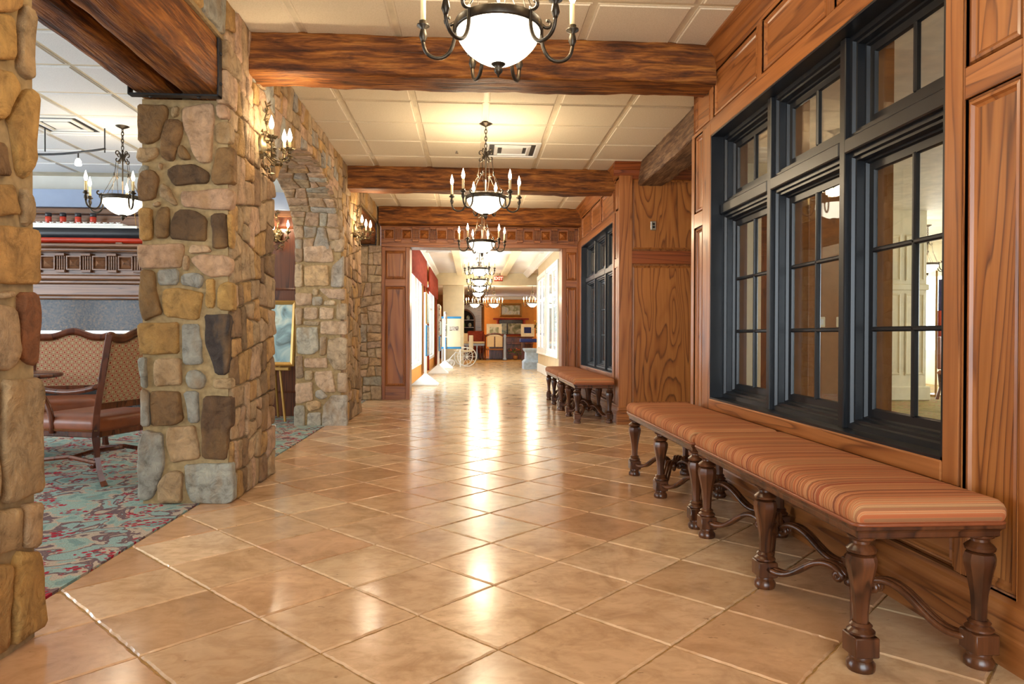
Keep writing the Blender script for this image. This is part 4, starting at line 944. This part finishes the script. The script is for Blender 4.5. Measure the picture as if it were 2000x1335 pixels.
# easel with painting and a white stand behind the arch
ea = thing('display_easel', 'wooden easel seen through the arch with a framed painting on it', 'easel', (-2.5, 8.62, 0), radians(-8))
for a, b in (((-.28, -.15, 0), (-.05, .02, 1.55)), ((.28, -.15, 0), (.05, .02, 1.55)), ((0, .3, 0), (0, .05, 1.5))): MB().tube([a, b], .016, 5).build('leg', 'gold', ea)
MB().box(-.34, .34, -.19, -.12, .62, .66, .006).build('ledge', 'gold', ea)
pt = thing('framed_painting', 'framed blue-green painting resting on the easel behind the arch', 'painting', (-2.5, 8.5, .67), radians(-8))
MB().rings(lambda u, v, d: (u, d+.09*(v/.8), v), (-.36, .36, 0, .80), [(0, .03), (0, 0), (.02, -.012), (.05, .0), (.05, .012)], False).build('frame', 'gold', pt); MB().rings(lambda u, v, d: (u, d+.09*(v/.8), v), (-.31, .31, .05, .75), [(0, .012), (0, .011)]).build('canvas', 'paint_sea', pt)
ws = thing('white_stand', 'thin white metal stand with blue strap behind the arch', 'stand', (-2.36, 8.0, 0))
MB().tube([(0, 0, .02), (-.03, 0, .55), (-.02, 0, .95)], .014, 6).build('post', 'white', ws); MB().tube([(-.12, 0, .015), (.14, -.05, .015)], .012, 6).build('foot', 'white', ws); MB().tube([(-.02, -.02, .95), (.02, -.03, .80), (-.06, -.02, .6)], .01, 5).build('strap', 'teal', ws)
# ================================================================== HALL BEYOND THE PORTAL
HX0, HX1, HZ = -1.28, 1.97, 3.22
hc = struct(B('ceiling_hall', 'white', -1.5, 2.15, 11.6, 24.2, HZ, HZ+.12)); struct(B('ceiling_hall_side', 'white', 2.15, 5.2, 20.2, 24.2, HZ, HZ+.12)); struct(B('wall_bright_backing', 'white', 2.12, 5.2, 20.2, 20.35, 0, HZ)); struct(B('ceiling_far', 'white', -3.2, 5.2, 24.2, 34, 2.98, 3.1))  # the white near wall is added to look bright through the hall panes
for x0, x1 in ((-.50, -.28), (1.02, 1.24)): MB().box(x0, x1, 11.66, 23.9, HZ-.10, HZ, .015).build('ceiling_band', 'cream', hc)
for y in (17.6,): MB().box(HX0, HX1, y-.1, y+.1, HZ-.06, HZ, .01).build('ceiling_band', 'white', hc)
for x, s in ((HX0, 1), (HX1, -1)):
    MB().loft([[(x, y, HZ), (x+s*.16, y, HZ), (x+s*.15, y, HZ-.03), (x+s*.06, y, HZ-.10), (x+s*.05, y, HZ-.14), (x, y, HZ-.16)] for y in (11.64, 24.0)]).build('crown_moulding', 'white', hc)
struct(B('wall_hall_header', 'cream', HX0-.2, 5.2, 24.0, 24.25, 2.80, HZ))
# left wall with two tall windows
m = MB(); wins = ((13.0, 17.5), (20.2, 23.4))
m.box(HX0-.15, HX0, 11.64, 13.0, 0, HZ); m.box(HX0-.15, HX0, 17.5, 20.2, 0, HZ); m.box(HX0-.15, HX0, 23.4, 24.4, 0, HZ)
for a, b in wins: m.box(HX0-.15, HX0, a, b, 0, .32); m.box(HX0-.15, HX0, a, b, 2.62, HZ)
struct(m.build('wall_left_hall', 'orange_wall'))
for k, (a, b) in enumerate(wins):
    w = empty_struct('window_%d' % (k+3)); fmw = lambda u, v, d: (HX0-d, u, v)
    MB().rings(fmw, (a, b, .32, 2.62), [(0, -.02), (.0, -.03), (.08, -.02), (.08, .06), (.12, .06), (.12, .09)], False).build('window_frame', 'white', w)
    for j in (1, 2): MB().box(HX0-.09, HX0-.05, a+(b-a)*j/3-.02, a+(b-a)*j/3+.02, .4, 2.55, .004).build('muntin', 'white', w)
    MB().box(HX0-.09, HX0-.05, a, b, 1.9, 1.94, .004).build('muntin', 'white', w)
    for j in range(3): MB().box(HX0-.08, HX0-.076, a+(b-a)*j/3, a+(b-a)*(j+1)/3, .4, 2.55).build('pane', 'glass', w)
    cu = thing('window_drapery', ('terracotta pleated valance and side curtain on the hall window next to the portal', 'terracotta pleated valance and side curtain on the second hall window')[k], 'curtain', (HX0+.02, (a+b)/2, 0))
    L = b-a+1.4
    def pleats(y0, y1, z0, z1, d0, n, name):
        R = []
        for zz, amp in ((z0, 1.0), ((z0+z1)/2, 1.0), (z1, .6)):
            R.append([(d0+.022*amp*sin(2*pi*n*i/(n*6)*1.0), y0+(y1-y0)*i/(n*6), zz+.0) for i in range(n*6+1)]+[(d0-.03, y1, zz), (d0-.03, y0, zz)])
        MB().loft(R).build(name, 'red_cloth', cu, True)
    pleats(-L/2, L/2, 2.30, 2.98, .09, 22, 'valance'); pleats(L/2-.36, L/2, .05, 2.4, .05, 5, 'side_curtain'); pleats(-L/2, -L/2+.2, .05, 2.4, .05, 3, 'side_curtain')
# right wall with white windows
m = MB(); rws = ((12.1, 14.5), (15.3, 17.6), (17.9, 20.0)); m.box(HX1, HX1+.15, 11.64, 15.3, 0, HZ); m.box(HX1, HX1+.15, 17.6, 17.9, 0, HZ); m.box(HX1, HX1+.15, 20.0, 20.2, 0, HZ)
for a, b in rws[1:]: m.box(HX1, HX1+.15, a, b, 0, .62); m.box(HX1, HX1+.15, a, b, 2.70, HZ)
rw = struct(m.build('wall_right_hall', 'beige'))
MB().box(HX1-.03, HX1, 11.64, 20.2, 0, .24, .008).build('base_board', 'white', rw)
for k in range(3):
    a, b = rws[k]; q = b-a; w = empty_struct('window_%d' % (k+5)); fmw = lambda u, v, d: (HX1+d, u, v)
    MB().rings(fmw, (a, b, .62, 2.70), [(-.06, .01), (-.06, -.05), (.05, -.05), (.05, -.02), (.10, -.02), (.10, .06)], False).build('window_frame', 'white', w)
    MB().box(HX1-.06, HX1, a-.09, b+.09, .53, .58, .006).build('window_sill', 'white', w)
    MB().box(HX1-.035, HX1+.03, a+q/2-.04, a+q/2+.04, .7, 2.62, .006).build('mullion', 'white', w); MB().box(HX1-.035, HX1+.03, a+.1, b-.1, 2.0, 2.07, .006).build('transom', 'white', w)
    for j in range(2):
        y0_, y1_ = a+.1+(q/2-.06)*j, a+q/2-.04+(q/2-.06)*j+.08*j; gm = 'glass' if k else 'white'; MB().box(HX1-.012, HX1-.006, y0_, y1_, .72, 2.0).build('pane', gm, w); MB().box(HX1-.012, HX1-.006, y0_, y1_, 2.07, 2.6).build('pane', gm, w)
struct(B('wall_left_hall_column', 'cream', -1.0, -.27, 24.4, 25.4, 0, 2.98)); struct(B('wall_left_hall_return', 'orange_wall', -3.2, -1.28, 24.3, 24.5, 0, 2.98))
ew = struct(B('wall_end', 'orange_wall', .62, 3.35, 34.0, 34.2, 0, 2.98)); struct(B('wall_end_left', 'brown_wall', -3.2, .62, 33.0, 33.2, 0, 2.98)); struct(B('wall_end_right', 'brown_wall', 3.35, 5.2, 33.6, 33.8, 0, 2.98))
struct(B('wall_far_right_side', 'orange_wall', 5.0, 5.2, 20, 34, 0, HZ)); struct(B('wall_far_left_side', 'orange_wall', -3.3, -3.2, 21.5, 34, 0, HZ))
MB().box(.62, 3.35, 33.9, 34.0, 2.82, 2.98, .02).build('crown_moulding', 'white', ew)
struct(B('floor_far_room', 'tile', -3.2, 5.2, 31.3, 34.2, -.06, -.002)).color = lin((190, 140, 92))+(1,)
struct(B('floor_far_side', 'tile', 2.6, 5.2, 20.2, 31.3, -.06, -.002)).color = lin((190, 140, 92))+(1,); struct(B('floor_far_left', 'tile', -3.2, -1.69, 21.5, 31.3, -.06, -.002)).color = lin((190, 140, 92))+(1,)
# exit sign
ex = thing('exit_sign', 'small red exit sign hanging from the hall header', 'exit sign', (.94, 23.85, 3.02))
MB().box(-.15, .15, -.02, .02, -.09, .09, .006).build('housing', 'red_cloth', ex); MB().tube([(0, 0, .11), (0, 0, .2)], .008, 6).build('stem', 'white', ex)
cu = bpy.data.curves.new('exit_text', 'FONT'); cu.body = 'EXIT'; cu.size = .15; cu.offset = .005; cu.align_x = 'CENTER'; cu.align_y = 'CENTER'; cu.extrude = .004
to = bpy.data.objects.new('exit_text', cu); C.objects.link(to); bpy.context.view_layer.update(); dg = bpy.context.evaluated_depsgraph_get(); me = bpy.data.meshes.new_from_object(to.evaluated_get(dg)); bpy.data.objects.remove(to)
lo = bpy.data.objects.new('lettering', me); C.objects.link(lo); me.materials.clear(); me.materials.append(M['exit_red']); lo.parent = ex; lo.location = (0, -.024, 0); lo.rotation_euler = (pi/2, 0, 0)
# display boards on white pyramid feet
def display(loc, rz, lab, h, mat, kind):
    t = thing('display_board', lab, 'display stand', loc, rz, 'display boards along the hall windows')
    MB().loft([[(sx_*a, sy_*b, z) for sx_, sy_ in ((1, 1), (-1, 1), (-1, -1), (1, -1))] for a, b, z in ((.27, .27, 0), (.27, .27, .03), (.05, .05, .22), (.04, .04, .24))]).build('pyramid_foot', 'white', t)
    MB().box(-.03, .03, -.03, .03, .22, h, .006).build('post', 'white', t)
    for k in range(kind):
        z0 = .62+(h-.62)*k/kind; z1 = .62+(h-.62)*(k+1)/kind-.03
        bd = MB().box(.03, .055, -.42, .42, z0, z1, .004).build('board', mat if k else 'teal', t); MB().box(.056, .062, -.38, .38, z0+.03, z1-.03).build('picture', ('photo_mix', 'paint_sea', 'gold')[k % 3] if kind > 1 else 'photo_mix', bd)
    return t
display((-.96, 14.5, 0), 0, 'tall display board on a white pyramid foot next to the portal window', 1.95, 'gold', 2)
display((-.90, 18.9, 0), 0, 'display board of small pictures on a white foot at the second window', 1.9, 'photo_mix', 3)
display((-.84, 21.9, 0), 0, 'display board of dark pictures standing nearest the cream column', 1.8, 'photo_mix', 3)
# ship poster stand
ps = thing('poster_stand', 'tall cream poster with blue top and bottom edges before the column', 'poster', (-.66, 22.8, 0))
MB().box(-.31, .31, -.02, .02, .62, 1.62, .004).build('poster', 'cream', ps)
for z in (.60, 1.60): MB().box(-.33, .33, -.03, .03, z, z+.07, .006).build('edge_rail', 'teal', ps)
MB().box(-.06, .24, -.026, -.02, 1.2, 1.34, .002).build('printed_picture', 'photo_mix', ps)
for x in (-.30, .30): MB().tube([(x, 0, 0), (x, 0, .62)], .02, 6).build('leg', 'white', ps)
# white antique wheelchair
wc = thing('wheelchair', 'white antique wheelchair with large spoked wheels in the hall', 'wheelchair', (-.30, 23.6, 0), radians(12))
def wheel(y, r, x, nm):
    w = MB().tube([(x+r*cos(2*pi*k/28), y, r+r*sin(2*pi*k/28)) for k in range(28)], .018, 6, closed=True).build(nm, 'white', wc, True)
    m = MB()
    for k in range(12): a = 2*pi*k/12; m.tube([(x, y, r), (x+r*cos(a), y, r+r*sin(a))], .006, 4)
    m.build('spokes', 'white', w)
wheel(-.3, .32, .1, 'wheel'); wheel(.3, .32, .1, 'wheel'); wheel(-.2, .11, -.42, 'caster'); wheel(.2, .11, -.42, 'caster')
MB().box(-.25, .3, -.27, .27, .50, .54, .01).build('seat', 'ivory', wc); MB().box(.28, .32, -.27, .27, .52, 1.05, .01).build('backrest', 'ivory', wc)
MB().tube([(.3, 0, .5), (-.25, 0, .45), (-.5, 0, .18)], .02, 6).build('footrest_bar', 'white', wc); MB().box(-.62, -.42, -.2, .2, .16, .19, .005).build('footrest', 'white', wc)
# blue stone pedestal with plants
pd = thing('stone_pedestal', 'pale blue stepped stone pedestal at the end of the windowed wall', 'pedestal', (2.05, 21.6, 0))
MB().loft([[(sx_*a, sy_*a, z) for sx_, sy_ in ((1, 1), (-1, 1), (-1, -1), (1, -1))] for a, z in ((.42, 0), (.42, .22), (.38, .27), (.35, .29), (.34, .52), (.38, .56), (.40, .6), (.40, .64))]).build('body', 'bluestone', pd)
MB().box(-.3, .3, -.345, -.33, .33, .5, .01).build('inset_panel', 'bluestone', pd)
st = thing('side_stand', 'small blue-topped stand behind the stone pedestal', 'table', (2.15, 23.2, 0))
MB().box(-.5, .5, -.3, .3, .82, .94, .02).build('top', 'flag_blue', st)
for x in (-.4, .4): MB().box(x-.04, x+.04, -.22, .22, 0, .82, .005).build('leg', 'chair_wood', st)
def flowers(loc, lab, pot, petal, n, r, h):
    t = thing('flower_arrangement', lab, 'flowers', loc); q = random.Random(n)
    MB().lathe([(.06, 0), (.09, .08), (.10, .16), (.085, .18)], n=14).build('pot', pot, t, True)
    m = MB(); p = MB()
    for k in range(60):
        a, rr, zz = q.uniform(0, 6.28), r*q.random()**.5, .16+h*q.random(); c = Vector((rr*cos(a), rr*sin(a), zz)); d = Vector((q.uniform(-1, 1), q.uniform(-1, 1), q.uniform(-.2, 1))).normalized(); s = d.orthogonal().normalized()
        m.add([tuple(c), tuple(c+d*.06+s*.025), tuple(c+d*.12), tuple(c+d*.06-s*.025)], [(0, 1, 2, 3)])
    m.build('foliage', 'green', t)['kind'] = 'stuff'
    for k in range(n): a, rr = q.uniform(0, 6.28), r*q.random()**.5; p.lathe([(.005, -.02), (.035, 0), (.03, .02), (.004, .03)], (rr*cos(a), rr*sin(a), .2+h*q.uniform(.4, 1)), 8)
    p.build('blossoms', petal, t, True)['kind'] = 'stuff'
flowers((2.3, 23.2, .94), 'yellow flowers in a white pot on the blue-topped stand', 'white', 'yellow', 9, .18, .4)
flowers((1.9, 29.5, 0), 'low red and green plant on the floor before the dark piano', 'brown_wall', 'red', 8, .35, .3)
# dark piano-like console, mirror shelf, pictures
dk = thing('upright_piano', 'dark red-brown upright piano against the golden end wall', 'piano', (1.75, 30.6, 0))
for nm, mm, a in (('case', 'chair_wood', (-.95, .95, -.3, .3, 0, .95)), ('key_bed', 'chair_wood', (-.98, .98, -.55, -.2, .66, .74)), ('lid', 'chair_wood', (-1.0, 1.0, -.34, .34, .95, 1.0))): MB().box(*a, .01).build(nm, mm, dk)
for x in (-.9, .9): MB().box(x-.05, x+.05, -.52, -.42, 0, .66, .01).build('leg', 'chair_wood', dk)
ms = thing('mirror_shelf', 'red-brown mirrored shelf with red posts on the golden wall', 'shelf', (1.95, 33.75, 1.04))
MB().box(-.85, .85, -.1, .2, 0, .06, .01).build('bottom_shelf', 'red_cloth', ms); MB().box(-.88, .88, -.12, .2, .78, .86, .02).build('top_shelf', 'red_cloth', ms)
for x in (-.64, .64): MB().lathe([(.08, .06), (.06, .12), (.08, .4), (.06, .7), (.08, .78)], (x, .02, 0), 10).build('post', 'red_cloth', ms, True)
MB().box(-.6, .6, .1, .16, .06, .78).build('mirror', 'granite', ms)
for x, w, mm in ((-.36, .15, 'paint_sea'), (.2, .34, 'paint_land')): MB().box(x-w, x+w, .03, .06, .08, .6, .01).build('picture', mm, ms)
pa = thing('landscape_painting', 'framed landscape painting high on the golden end wall', 'painting', (1.95, 33.92, 2.31))
MB().rings(lambda u, v, d: (u, d, v), (-.55, .55, -.33, .33), [(0, .07), (0, 0), (.05, -.03), (.1, .0), (.1, .03)], False).build('frame', 'gold', pa); MB().rings(lambda u, v, d: (u, d, v), (-.45, .45, -.23, .23), [(0, .03), (0, .029)]).build('canvas', 'paint_land', pa)
for x, z, w, mm, lab in ((1.02, 1.0, .34, 'paint_land', 'small cream-matted picture leaning on the piano beside the carved chair'), (2.52, 1.0, .30, 'flag_blue', 'white framed picture with a blue image standing on the piano')):
    t = thing('standing_picture', lab, 'picture', (x, 30.6, z)); MB().rings(lambda u, v, d: (u, d+.12*v, v), (-w, w, 0, .56), [(0, .03), (0, 0), (.05, 0), (.05, .01)], False).build('frame', 'ivory', t); MB().rings(lambda u, v, d: (u, d+.12*v, v), (-w+.05, w-.05, .05, .51), [(0, .01), (.1, .0099), (.1, .009)]).build('mat_board', 'ivory', t); MB().rings(lambda u, v, d: (u, d+.12*v-.002, v), (-w+.14, w-.14, .15, .42), [(0, .01), (0, .009)]).build('image', mm, t)
# arched hutch
hu = thing('arched_hutch', 'carved wooden hutch with arched glazed niche against the brown wall', 'cabinet', (-.35, 32.7, 0))
MB().box(-.85, .85, -.25, .28, 0, 2.5, .02).build('case', 'mantel', hu); MB().box(-.95, .95, -.32, .28, 2.5, 2.62, .03).build('cornice', 'mantel', hu)
pts = [(-.5, 1.05), (.5, 1.05)]+[(.5*cos(pi*k/12), 1.75+.5*sin(pi*k/12)) for k in range(13)]
MB().loft([[(x, y, z) for x, z in pts] for y in (-.255, -.262)]).build('niche', 'void', hu); MB().tube([(x, -.27, z) for x, z in pts[1:]+[pts[0]]], .05, 6).build('arch_moulding', 'mantel', hu, True)  # flat sheet; the niche's inner shade is painted black
for z in (1.4, 1.75): MB().box(-.48, .48, -.42, -.262, z, z+.03).build('niche_shelf', 'mantel', hu)
for k, (x, z) in enumerate(((-.3, 1.46), (0, 1.46), (.28, 1.46), (-.2, 1.81), (.2, 1.81))): tag(MB().lathe([(.05, 0), (.09, .08), (.07, .16), (.03, .2)], (-.35+x, 32.36, z-.03), 10).build('ceramic_jar', 'green' if k % 2 else 'paint_sea', None, True), ('blue-grey jar at one end of the lower hutch shelf', 'dark green jar in the middle of the lower hutch shelf', 'blue-grey jar beside the green one on the lower hutch shelf', 'dark green jar on the upper hutch shelf', 'blue-grey jar on the upper hutch shelf')[k], 'jar', 'jars in the hutch')
# chairs and tables at the end of the hall
kc = thing('windsor_chair', 'dark carved chair with arched top rail standing before the piano', 'chair', (1.0, 29.6, 0))
MB().rrect(-.38, .38, -.3, .3, .05, [(.02, .42), (0, .45), (.02, .48)]).build('seat', 'brown_wall', kc, True)
MB().tube(bez((-.4, -.28, 1.0), (-.25, -.3, 1.16), (.25, -.3, 1.16), (.4, -.28, 1.0), 10), .045, 6).build('top_rail', 'chair_wood', kc, True)
for x in (-.4, .4): MB().tube([(x, -.28, 0), (x, -.28, 1.0)], .032, 6).build('post', 'chair_wood', kc); MB().tube([(x, .28, 0), (x, .28, .45)], .03, 6).build('leg', 'chair_wood', kc)
for k in range(2): MB().box(-.34+.36*k, -.02+.36*k, -.3, -.26, .55, 1.02, .02).build('back_panel', 'beige', kc)
for k in range(6): x = -.32+.128*k; MB().tube([(x, -.28, .1), (x, -.28, .42)], .014, 5).build('spindle', 'chair_wood', kc)
bp = thing('blue_post', 'slim blue-grey post standing before the piano', 'post', (1.42, 29.0, 0)); MB().lathe([(.09, 0), (.085, .06), (.06, .1), (.055, .95), (.07, 1.0), (.04, 1.1)], n=12).build('shaft', 'bluegrey', bp, True)
ct = thing('writing_desk', 'dark desk with turned blue-black legs left of the carved chair', 'desk', (-.02, 29.8, 0))
MB().box(-.85, .65, -.4, .4, .70, .78, .02).build('top', 'beige', ct); MB().box(-.3, .6, -.36, .36, .6, .70, .01).build('apron', 'bluegrey', ct)
for k in range(7): x = -.3+.14*k; MB().lathe([(.04, 0), (.03, .1), (.045, .3), (.03, .5), (.045, .6)], (x, -.3, 0), 8).build('leg', 'bluegrey' if k % 3 == 1 else 'chair_wood', ct, True)
lp = thing('laptop', 'open pale laptop on the writing desk', 'laptop', (-.35, 29.8, .78)); MB().box(-.3, .2, -.18, .12, 0, .025, .005).build('base', 'beige', lp); MB().loft([[(-.3, .12, .02), (.2, .12, .02), (.2, .14, .02), (-.3, .14, .02)], [(-.3, .24, .36), (.2, .24, .36), (.2, .26, .36), (-.3, .26, .36)]]).build('screen', 'beige', lp)
rc = thing('red_wing_chair', 'red upholstered wing chair behind the writing desk', 'armchair', (.2, 31.0, 0))
for nm, a in (('seat', (-.35, .35, -.35, .3, .25, .5)), ('backrest', (-.38, .38, .2, .38, .3, 1.25)), ('wing', (-.46, -.34, -.3, .35, .3, 1.1)), ('wing', (.34, .46, -.3, .35, .3, 1.1))): MB().box(*a, .06).build(nm, 'red_cloth', rc)
for x in (-.32, .32):
    for y in (-.28, .28): MB().box(x-.03, x+.03, y-.03, y+.03, 0, .26, .004).build('leg', 'chair_wood', rc)
wch = thing('white_armchair', 'cream upholstered chair between the desk and the red wing chair', 'armchair', (-.6, 31.0, 0))
for nm, a in (('seat', (-.3, .3, -.3, .3, .25, .5)), ('backrest', (-.3, .3, .2, .34, .3, 1.2))): MB().box(*a, .06).build(nm, 'cream', wch)
for x in (-.26, .26):
    for y in (-.24, .24): MB().box(x-.03, x+.03, y-.03, y+.03, 0, .26, .004).build('leg', 'chair_wood', wch)
# ================================================================== PARLOUR BEHIND THE WINDOWS
bw = struct(B('wall_parlour', 'brown_wall', 3.6, 5.05, 8.05, 8.25, 0, 2.78)); struct(B('wall_parlour_top', 'cream', 3.05, 5.05, 8.0, 8.3, 2.78, ZC)); struct(B('wall_parlour_pier', 'cream', 3.15, 3.44, 7.98, 8.3, 0, 2.8)); struct(B('wall_parlour_strip', 'dark_wall_wood', 3.44, 3.6, 8.02, 8.25, 0, 2.78))
MB().box(3.6, 5.05, 8.02, 8.06, 0, .16, .006).build('base_board', 'oak_x', bw)
for k, x in enumerate((3.97, 4.22, 4.44)):
    t = thing('switch_plate', ('first', 'second', 'third')[k]+' ivory light switch plate from the cream pier on the brown parlour wall', 'light switch', (x, 8.045, 1.22), 0, 'switch plates on the parlour wall')
    MB().box(-.04, .04, -.008, .006, -.062, .062, .006).build('plate', 'ivory', t); MB().box(-.017, .017, -.013, -.006, -.034, .034, .004).build('rocker', 'white', t)
pier = struct(B('wall_parlour_pilaster', 'cream', 6.45, 7.42, 10.8, 11.4, 0, ZC))
for (x0, x1) in ((6.52, 6.98), (7.06, 7.38)):
    for a, b in ((.42, 1.75), (1.95, 2.7)): MB().rings(fy(10.8), (x0, x1, a, b), [(0, -.012), (.02, -.02), (.04, -.003)]).build('panel', 'cream', pier)
MB().box(6.4, 7.47, 10.74, 10.82, 0, .24, .02).build('base_board', 'cream', pier); MB().box(6.42, 7.45, 10.76, 10.82, 1.80, 1.9, .015).build('rail', 'cream', pier)
struct(B('wall_parlour_end', 'beige', 5.05, 8.2, 15.0, 15.2, 0, ZC)); struct(B('wall_parlour_cornice', 'cream', 5.0, 10, 14.8, 15.02, 2.75, ZC)); struct(B('wall_parlour_return', 'beige', 5.05, 5.2, 8.25, 15, 0, ZC))
struct(B('ceiling_parlour_far', 'beige', 2.6, 10.2, 11.6, 15.2, ZC, ZC+.15))
struct(B('wall_parlour_near', 'beige', 1.95, 10.2, -.2, 0, 0, ZC))
m = MB(); m.box(10.05, 10.2, 0, 15.2, 0, .75); m.box(10.05, 10.2, 0, 15.2, 2.35, ZC)
for y in (0, 2.6, 5.2, 7.8, 10.4, 13.0): m.box(10.05, 10.2, y, y+.9, .75, 2.35)
struct(m.build('wall_parlour_daylight_cut', 'cream'))  # unseen wall added to cut the daylight entering the parlour
fl = thing('flag', 'striped flag with a blue canton on a pole behind the window glass', 'flag', (8.12, 11.55, 0))
MB().tube([(0, 0, 0), (0, 0, 2.2)], .018, 8).build('pole', 'gold', fl); MB().lathe([(.16, 0), (.15, .04), (.03, .06)], n=16).build('stand', 'gold', fl)
def drape(x0, x1, z0, z1, name, mat, ph):
    R = [[(x0+(x1-x0)*i/8, .05*sin(i*1.3+ph)-.03+s, z) for i in range(9)]+[(x1-(x1-x0)*i/8, .05*sin((8-i)*1.3+ph)-.02+s, z) for i in range(9)] for z, s in ((z0, .0), (z1, 0))]
    MB().loft(R).build(name, mat, fl, True)
drape(.02, .30, 1.5, 2.05, 'canton', 'flag_blue', 0)
for k in range(7): drape(.02+.05*k, .07+.05*k, .75+.03*k, 1.5, 'stripe', 'red' if k % 2 == 0 else 'white', k)
pc = thing('parlour_chair', 'dark wooden side chair in the parlour behind the window glass', 'chair', (8.1, 10.9, 0), .5)
MB().rrect(-.26, .26, -.26, .26, .04, [(0, .42), (-.01, .45), (.02, .49)]).build('seat', 'leather', pc, True); MB().box(-.25, .25, .22, .27, .5, 1.05, .02).build('backrest', 'leather', pc)
for x in (-.22, .22):
    for y in (-.22, .22): MB().tube([(x*1.15, y*1.15, 0), (x, y, .2), (x*1.05, y*1.05, .43)], [.028, .02, .03], 6).build('leg', 'chair_wood', pc)
for x in (-.22, .22): MB().tube([(x, -.22, .17), (x, .22, .17)], .014, 5).build('stretcher', 'chair_wood', pc)
# lounge outer wall with tall daylight windows, end walls out of view
m = MB(); m.box(-7.95, -7.8, -3, 12.2, 0, .45); m.box(-7.95, -7.8, -3, 12.2, 2.75, ZC)
for y in (-3, -.2, 2.6, 5.4, 8.2, 11.0): m.box(-7.95, -7.8, y, y+.5, .45, 2.75)
struct(m.build('wall_left_lounge', 'white'))
struct(B('wall_near_lounge', 'beige', -7.8, XB, -3.1, -3, 0, ZC)); struct(B('wall_far_lounge', 'beige', -7.8, XB, 12.1, 12.2, 0, ZC))
